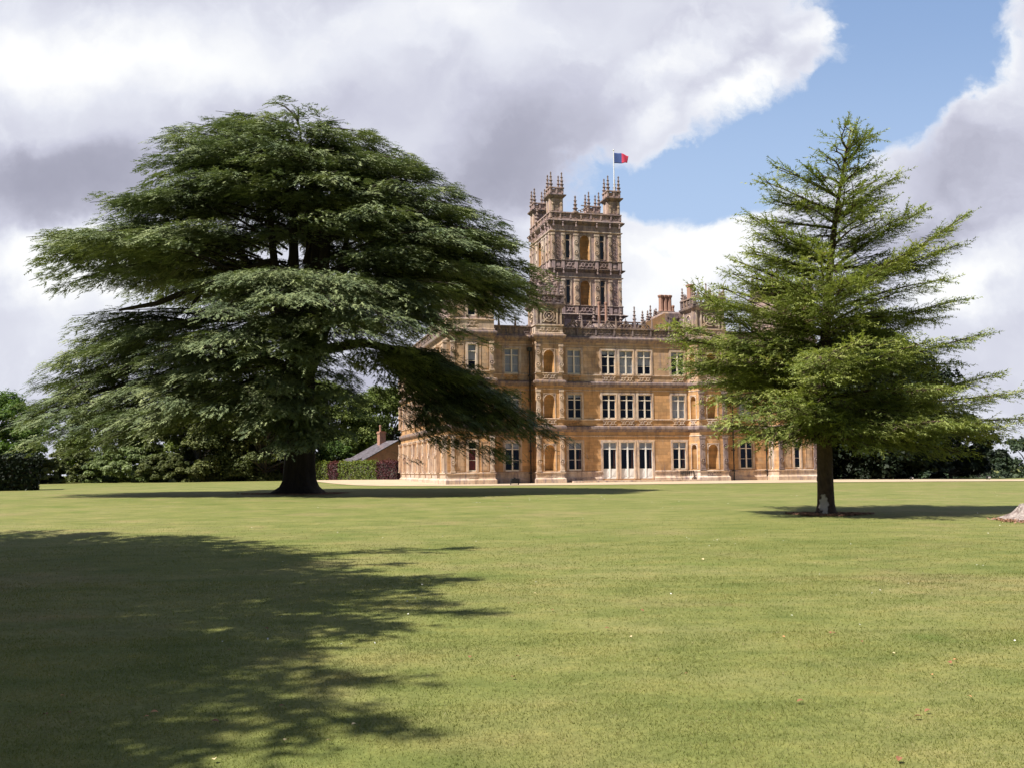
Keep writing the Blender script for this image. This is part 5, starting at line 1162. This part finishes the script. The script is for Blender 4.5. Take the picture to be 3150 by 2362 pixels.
# right side: big dark yew-like tree behind the young cedar and the far wood
broad_tree('yew_tree', 'massive very dark evergreen tree behind the young cedar beside the house', 'tree', 41.5, 118, 18.5, 9.0, 8, 'yew_leaves', 31, 260, leaf=.26, base=.0, per=330, shape='round', rough=.35)
broad_tree('yew_tree', 'lower dark evergreen tree at the right foot of the massive one', 'tree', 54.5, 124, 8.5, 6.0, 6, 'yew_leaves', 32, 80, leaf=.24, base=.0, per=280, shape='round', rough=.4)
for i, (x, y, h, rx, lb) in enumerate([(95, 235, 15.2, 12, 'rounded far tree just right of the dark evergreens'), (118, 250, 15.4, 12, 'flat topped far tree in the middle of the distant tree line'), (137, 262, 19.0, 11, 'highest domed crown in the distant tree line'),
                                      (156, 262, 16.0, 12, 'far tree lower than the domed crown on its left'), (172, 240, 18.0, 12, 'far tree that closes the tree line at the right edge'), (80, 215, 14.0, 11, 'far tree partly hidden by the right foot of the dark evergreens'),
                                      (128, 290, 17.5, 14, 'faint farther tree filling a gap under the domed crown'), (104, 290, 16.5, 14, 'faint farther tree filling a gap beside the dark evergreens')]):
    broad_tree('broadleaf_tree', lb, 'tree', x, y, h, rx, 9, 'far_leaves', 50 + i, 60, leaf=.42, base=-.15, per=150, group='distant trees on the right horizon')
fw = []
rng = np.random.default_rng(4)
def far_wood():
    cs, rs = [], []
    for i in range(420):
        x = rng.uniform(-520, 700); y = rng.uniform(330, 480); 
        if -120 < x < 20 and False: continue
        cs.append((x, y, g1(x, y) + rng.uniform(1, 11))); rs.append(rng.uniform(5, 8))
    P, N, S, T = clumps(cs, rs, 70, 1.0, rng); V, F = leaf_quads(P, N, S, rng); o = np_mesh('far_wood', V, F, 'far_leaves', tint=np.repeat(T, 4)); tag(o, 'dark strip of woodland along the horizon', 'wood', kind='stuff')
far_wood()

def box_foliage(name, m, parent, quad, h, top_in, leaf, dens, seed, jit=.12, topm=None):
    """leafy clipped block: quad = 4 plan corners (counter-clockwise), leaves over its sides and top"""
    rng = np.random.default_rng(seed); P, N = [], []; n = len(quad); c = np.mean(np.array(quad), 0)
    for i in range(n):
        a = np.array(quad[i]); b = np.array(quad[(i + 1) % n]); L = np.linalg.norm(b - a); k = int(L * h * dens); s = rng.uniform(0, 1, k); z = rng.uniform(0, 1, k)
        p = a + (b - a) * s[:, None]; p = c + (p - c) * (1 + (top_in * (.5 - z)) / 3)[:, None] if top_in else p
        nn = np.array([(b - a)[1], -(b - a)[0]]) / L; P.append(np.column_stack([p + nn * rng.normal(0, jit, k)[:, None], z * h])); N.append(np.column_stack([np.repeat(nn[None], k, 0), np.full(k, .25)]))
    A = .5 * abs(sum(quad[i][0] * quad[(i + 1) % n][1] - quad[(i + 1) % n][0] * quad[i][1] for i in range(n))); k = int(A * dens * 1.4); u = rng.uniform(0, 1, (k, 2)); q = np.array(quad)
    if n == 4: p = (q[0] * ((1 - u[:, :1]) * (1 - u[:, 1:])) + q[1] * (u[:, :1] * (1 - u[:, 1:])) + q[2] * (u[:, :1] * u[:, 1:]) + q[3] * ((1 - u[:, :1]) * u[:, 1:]))
    P.append(np.column_stack([p, h + rng.normal(0, jit * .8, k)])); N.append(np.repeat(np.array([[0, 0, 1.0]]), k, 0))
    P = np.concatenate(P); N = norm(np.concatenate(N) + rng.normal(0, .55, (len(P), 3))); S = rng.uniform(.6, 1.3, len(P)) * leaf; T = np.clip(.45 + rng.normal(0, .2, len(P)), 0, 1); T = np.where(P[:, 2] > h - .12, np.clip(T + .25, 0, 1), T)  # top leaves tinted lighter: light on the hedge top put into the colour
    V, F = leaf_quads(P, N, S, rng); return np_mesh(name, V, F, m, parent, tint=np.repeat(T, 4))
def hedges():
    # beech hedge with copper patches, from behind the cedar trunk to the end of the house
    x0, y0 = -33.5, 143.5; x1, y1 = -15.6, 134.0; ang = atan2(y1 - y0, x1 - x0); L = math.hypot(x1 - x0, y1 - y0)
    root = tag(empty('beech_hedge', (x0, y0, g1((x0 + x1) / 2, 139) - .05), ang), 'clipped beech hedge of green and copper patches running up to the end of the house', 'hedge')
    core = MB(); core.box(.3, L - .2, .25, .95, 0, 2.25); core.build('stems', 'grey_bark', root)
    for a, b, m, sd_ in ((0, 1.8, 'copper_leaves', 1), (1.8, 8.6, 'beech_leaves', 2), (8.6, 10.4, 'copper_leaves', 3), (10.4, 16.9, 'beech_leaves', 4), (16.9, L, 'copper_leaves', 5)):
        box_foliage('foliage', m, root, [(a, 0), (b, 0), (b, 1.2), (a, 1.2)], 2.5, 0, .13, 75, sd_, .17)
    # yew block at the left
    x, y = -43.7, 77.6; r2 = tag(empty('yew_hedge', (x, y, g1(-44, 82) - .1), radians(26)), 'big dark clipped yew block at the left edge of the lawn', 'hedge')
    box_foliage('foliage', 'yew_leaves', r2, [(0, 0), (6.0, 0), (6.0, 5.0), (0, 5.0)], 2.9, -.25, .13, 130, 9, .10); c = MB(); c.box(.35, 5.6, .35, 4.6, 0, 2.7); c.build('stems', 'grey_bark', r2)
hedges()

# ------------------------------------------------------------------ brick outbuilding
def outbuilding():
    x, y = -14.8, 146.0; root = tag(empty('brick_outbuilding', (x, y, g1(x, y)), radians(36)), 'low red brick outbuilding with a slate roof behind the hedge', 'building')
    W, Lh, he, hr = 8.0, 5.0, 3.0, 5.6   # gable width, length, eaves, ridge ; gable faces the viewer, ridge runs back
    rt = lambda u: u
    b = MB(); b.face([(-W, 0, 0), (0, 0, 0), (0, 0, he), (-W * .30, 0, hr), (-W, 0, he - .2)]); b.face([(-W, 0, 0), (-W, 0, he - .2), (-W, Lh, he - .2), (-W, Lh, 0)]); b.face([(0, 0, 0), (0, Lh, 0), (0, Lh, he), (0, 0, he)])
    b.face([(-W, Lh, 0), (-W, Lh, he - .2), (-W * .3, Lh, hr), (0, Lh, he), (0, Lh, 0)])
    b.face([(-W, 0, he - .2), (-W * .30, 0, hr), (-W * .30, Lh, hr), (-W, Lh, he - .2)])
    b.build('wall', 'red_brick', root)
    r = MB(); n = 9
    def slab(x0, z0, x1, z1, y0, y1, t=.12): r.tube([(x0, (y0 + y1) / 2, z0), (x1, (y0 + y1) / 2, z1)], [.02, .02], 4); r.face([(x0, y0, z0), (x1, y0, z1), (x1, y1, z1), (x0, y1, z0)]); r.face([(x0, y0, z0 - t), (x0, y1, z0 - t), (x1, y1, z1 - t), (x1, y0, z1 - t)]); r.face([(x0, y0, z0), (x0, y0, z0 - t), (x1, y0, z1 - t), (x1, y0, z1)]); r.face([(x0, y0, z0), (x0, y1, z0), (x0, y1, z0 - t), (x0, y0, z0 - t)])
    slab(-W - .5, he - .35, -W * .3, hr + .12, -.25, Lh + .2); slab(.4, he - .12, -W * .3, hr + .12, -.25, Lh + .2)
    ro = r.build('roof', 'slate', root)
    f = MB(); f.tube([(-W - .5, -.27, he - .42), (-W * .3, -.27, hr + .06), (.4, -.27, he - .2)], [.07, .07, .07], 4); f.build('bargeboard', 'black_paint', ro)
    # lean-to lower roof at the left with its own wall
    l = MB(); l.box(-W - 2.9, -W - .02, 1.0, Lh - .4, 0, 2.1); l.build('wall', 'red_brick', root)
    r = MB(); slab(-W - 3.5, 1.75, -W + .1, 3.2, .5, Lh); r.build('roof', 'slate', root)
    c = MB(); c.box(-W * .3 - 1.2, -W * .3 - .2, 3.2, 4.0, hr - 1.0, hr + 1.5); c.box(-W * .3 - 1.28, -W * .3 - .12, 3.12, 4.08, hr + 1.2, hr + 1.4); ch = c.build('chimney', 'red_brick', root)
    p = MB(); p.lathe(-W * .3 - .9, 3.6, [(.19, hr + 1.5), (.15, hr + 1.6), (.15, hr + 2.2), (.20, hr + 2.25), (.16, hr + 2.45)], 8); p.build('chimney_pot', 'terracotta', ch)
outbuilding()

# ------------------------------------------------------------------ small things
def bench():
    x, y = hw(26.2, 1.75); root = tag(empty('garden_bench', (x, y, HZ + .19), PHI), 'dark iron garden bench on the terrace step below a ground floor window', 'bench')
    for nm, mb in (('seat', MB()), ('backrest', MB())):
        if nm == 'seat':
            for k in range(5): mb.box(-.82, .82, -.25 + k * .10, -.18 + k * .10, .42, .45)
        else:
            for k in range(4): mb.box(-.82, .82, .24 + k * .012, .27 + k * .012, .55 + k * .11, .62 + k * .11)
            for k in range(7): mb.box(-.78 + k * .25, -.74 + k * .25, .25, .27, .45, .95)
        mb.build(nm, 'iron', root)
    for sx in (-.8, .8):
        for yy in (-.22, .24): m = MB(); m.tube([(sx, yy, 0), (sx * .97, yy * .8, .22), (sx, yy, .43)], [.03, .022, .03], 6); m.build('leg', 'iron', root)
        m = MB(); m.tube([(sx, -.24, .43), (sx, -.22, .66), (sx, .25, .68)], [.022, .025, .022], 6); m.build('armrest', 'iron', root)
bench()
def floodlight(x, y, rz, sc, label):
    root = tag(empty('floodlight', (x, y, g1(x, y) + .03), rz), label, 'floodlight', 'ground floodlights round the house'); root.scale = (sc,) * 3
    b = MB(); b.prism([(-.36, -.24), (.36, -.24), (.36, .10), (-.36, .10)], .16, .60, .86); b.box(-.40, .40, -.27, -.24, .14, .56)
    for k in range(7): b.box(-.33 + k * .1, -.30 + k * .1, .06, .17, .2, .55)
    b.build('housing', 'black_paint', root); l = MB(); l.box(-.31, .31, -.29, -.272, .20, .50); l.build('lens', 'black_paint' if sc > .9 else 'lamp_glass', root)
    s = MB(); s.box(-.42, -.37, -.08, .06, 0, .42); s.box(.37, .42, -.08, .06, 0, .42); s.box(-.42, .42, -.12, .10, 0, .04); s.lathe(0, 0, [(.1, .55), (.1, .66), (.02, .70)], 8); s.build('bracket', 'black_paint', root)
floodlight(.15, 94.6, PHI + radians(8), 1.0, 'black floodlight on the gravel below the left part of the house front')
floodlight(30.0, 97.0, PHI - radians(10), 1.0, 'black floodlight standing just left of the young cedar trunk')
floodlight(41.6, 104.0, radians(40), .5, 'tilted floodlight with a pale lens in front of the dark evergreens')
floodlight(49.6, 104.0, radians(30), .6, 'tilted floodlight with a pale lens farthest to the right')
def stump():
    x, y = 15.15, 28.6; rng = random.Random(3); root = tag(empty('tree_stump', (x, y, g1(x, y))), 'wide weathered grey tree stump cut low with root buttresses', 'stump')
    n = 60; V, F = [], []; zs = [-.15, .0, .06, .12, .20, .29, .38, .42]; rs = [1.15, 1.0, .86, .74, .66, .62, .60, .56]
    ph = [rng.uniform(0, 6) for _ in range(4)]
    for k, (z, r) in enumerate(zip(zs, rs)):
        for i in range(n):
            a = 2 * pi * i / n; but = (.5 + .5 * sin(5 * a + ph[0])) * .34 * max(0, 1 - z / .42) ** 1.5 + .05 * sin(11 * a + ph[1]) + .035 * sin(23 * a + ph[3] + z * 9) + rng.uniform(-.045, .045); q = r + but
            V.append((q * cos(a), q * sin(a), z + (.05 * sin(3 * a + ph[2]) if z > .3 else 0)))
    for k in range(len(zs) - 1):
        for i in range(n): j = (i + 1) % n; F.append((k * n + i, k * n + j, k * n + n + j, k * n + n + i))
    np_mesh('bark', V, F, 'stump_bark', root)
    t = MB(); t.face([(V[(len(zs) - 1) * n + i][0], V[(len(zs) - 1) * n + i][1], V[(len(zs) - 1) * n + i][2]) for i in range(n)]); t.build('cut_face', 'stump_bark', root)
stump()
def chips(x, y, r, n, seed, label):
    """disc of bark chips and needles on the grass"""
    rng = np.random.default_rng(seed); a = rng.uniform(0, 2 * pi, n); q = r * np.sqrt(rng.uniform(0, 1, n)) * (1 + .18 * np.sin(3 * a + seed) + rng.normal(0, .06, n)); px = x + q * np.cos(a) * 1.25; py = y + q * np.sin(a)
    P = np.column_stack([px, py, gz(px, py) + rng.uniform(.02, .055, n)]); N = norm(UP + rng.normal(0, .4, (n, 3))); V, F = leaf_quads(P, N, rng.uniform(.02, .075, n), rng, .3)
    o = np_mesh('wood_chips', V, F, 'wood_chips'); tag(o, label, 'wood chips', kind='stuff')
chips(10.3, 32.7, 1.05, 3000, 1, 'ring of reddish bark chips round the foot of the young cedar'); chips(15.0, 28.1, 1.2, 2200, 2, 'reddish wood debris spread round the stump'); chips(-13.3, 61.5, 2.6, 5000, 5, 'scattered bark litter round the foot of the huge cedar')

# ------------------------------------------------------------------ grass blades near the viewer, daisies, fallen leaves
def grass():
    rng = np.random.default_rng(2); Ps = []
    for y0, y1, dens in ((3.6, 7, 6200), (7, 10, 3300), (10, 15, 1400), (15, 22, 520), (22, 34, 230)):
        w = lambda y: .56 * y + 4.2
        A = (w(y0) + w(y1)) * (y1 - y0); n = int(A * dens); y = rng.uniform(y0, y1, n); x = rng.uniform(-1, 1, n) * w(y1); k = np.abs(x) < w(y); Ps.append(np.column_stack([x[k], y[k]]))
    P = np.concatenate(Ps); P = P[rng.uniform(0, 1, len(P)) < np.clip((34 - P[:, 1]) / 14, 0, 1) * np.clip((.56 * P[:, 1] + 4.2 - np.abs(P[:, 0])) / 3.2, 0, 1)]; n = len(P)
    # tufting: thin out by a smooth random field
    f = np.sin(P[:, 0] * 3.1 + 1.3 * np.sin(P[:, 1] * 2.3)) * np.sin(P[:, 1] * 2.7 + 1.1 * np.sin(P[:, 0] * 1.9)); P = P[rng.uniform(0, 1, n) < .72 + .28 * f]; n = len(P)
    z = gz(P[:, 0], P[:, 1]); a = rng.uniform(0, 2 * pi, n); far = np.clip((P[:, 1] - 5) / 12, 0, 1); w = rng.uniform(.0018, .0032, n) * (1 + 1.6 * far); h = rng.uniform(.008, .022, n) * (1 + .25 * far); lean = rng.uniform(.1, .9, n) * h * 1.3; b = a + rng.uniform(-1, 1, n)
    base = np.column_stack([P, z - .002]); sd_ = np.column_stack([np.cos(a) * w, np.sin(a) * w, np.zeros(n)]); tip = base + np.column_stack([np.cos(b) * lean, np.sin(b) * lean, h])
    V = np.stack([base - sd_, base + sd_, tip], 1).reshape(-1, 3); F = np.arange(n * 3).reshape(-1, 3)
    t = np.clip(rng.beta(2.2, 2.6, n) * .85 + .06 * np.sin(P[:, 0] * .9) + (rng.uniform(0, 1, n) < .07) * .4, 0, 1)
    o = np_mesh('grass', V, F, 'grass_blades', tint=np.repeat(t, 3)); tag(o, 'short mown grass of the near lawn', 'grass', kind='stuff'); print('blades', n)
grass()
def specks():
    rng = np.random.default_rng(12); n = 260; y = rng.uniform(9, 60, n); x = rng.uniform(-.5, .5, n) * y; k = (x > -2 - .1 * y) | (rng.uniform(0, 1, n) < .25); x, y = x[k], y[k]; n = len(x)
    for c in ((6.0, 38), (13.6, 14.0), (-1.5, 45), (4.5, 22)):
        m = 14; x = np.append(x, c[0] + rng.normal(0, .35, m)); y = np.append(y, c[1] + rng.normal(0, .3, m))
    n = len(x); P = np.column_stack([x, y, gz(x, y) + .035]); V, F = leaf_quads(P, norm(UP + rng.normal(0, .35, (n, 3))), rng.uniform(.006, .012, n) * (1 + y / 70), rng, .9)
    o = np_mesh('daisies', V, F, 'daisy'); tag(o, 'tiny white daisies dotted over the lawn', 'daisies', kind='stuff')
specks()
def fallen():
    base = {}
    def leaf(mn, s, seed):
        rnd = random.Random(seed); mb = MB(); n = 7; L = [(s * t, s * .34 * sin(pi * t) ** .8 * rnd.uniform(.85, 1.15), .02 * s + .30 * s * sin(pi * t) * .5) for t in [i / (n - 1) for i in range(n)]]
        top = [(a - s / 2, b, c + .25 * b) for a, b, c in L]; bot = [(a - s / 2, -b, c + .25 * b) for a, b, c in L]; mid = [(a - s / 2, 0, c - .02 * s) for a, b, c in L]
        for i in range(n - 1): mb.face([top[i], top[i + 1], mid[i + 1], mid[i]]); mb.face([mid[i], mid[i + 1], bot[i + 1], bot[i]])
        return mb.build('fallen_leaf', mn)
    pts = [(2553, 1948, 'b'), (2567, 1949, 'b'), (2410, 1960, 'o'), (2940, 2032, 'o'), (2922, 2040, 'b'), (2866, 2078, 'o'), (2462, 2160, 'b'), (2823, 2208, 'b'), (2854, 2190, 'b'), (2766, 2340, 'b'), (2982, 2145, 'o'), (2162, 1722, 'p'), (1940, 1960, 'p'), (1698, 1877, 'b'), (1594, 1857, 'b'),
           (1868, 1934, 'b'), (2112, 2074, 'b'), (1578, 2084, 'b'), (1592, 2020, 'b'), (868, 2175, 'b'), (662, 2223, 'b'), (475, 2194, 'o'), (450, 2208, 'o'), (705, 2000, 'b'), (192, 2142, 'o'), (212, 2194, 'b'), (140, 2200, 'b'), (1012, 2283, 'p'), (881, 2281, 'p'), (1090, 2232, 'p'), (660, 2340, 'p'), (820, 1934, 'b'), (1645, 1826, 'p'), (1974, 1879, 'b'), (2066, 1828, 'b'), (3082, 1612, 'p'), (1445, 2022, 'b'), (2746, 2012, 'p'), (2650, 1975, 'b')]
    lab = {'b': 'dark brown dry leaf lying on the near lawn', 'o': 'orange brown dry leaf lying on the near lawn', 'p': 'pale straw coloured dry leaf lying on the lawn'}; mn = {'b': 'leaf_brown', 'o': 'leaf_orange', 'p': 'leaf_pale'}
    rnd = random.Random(5)
    for k, (px, py, c) in enumerate(pts):
        d = (mathutils.Vector(Rv) * (px - 1575) - Uv * (py - 1181) + Fv * FPX); t = (0.0 - EYE) / d.z; x, y = d.x * t, d.y * t
        if c not in base: base[c] = o = leaf(mn[c], .058, k)
        else: o = base[c].copy(); COL.objects.link(o)
        o.location = (x, y, g1(x, y) + .022); o.rotation_euler = (rnd.uniform(-.25, .25), rnd.uniform(-.25, .25), rnd.uniform(0, 6)); s = rnd.uniform(.55, .9) * (1 + max(0, y - 9) * .05); o.scale = (s, s, s)
        tag(o, lab[c], 'leaf', 'fallen leaves on the lawn')
fallen()
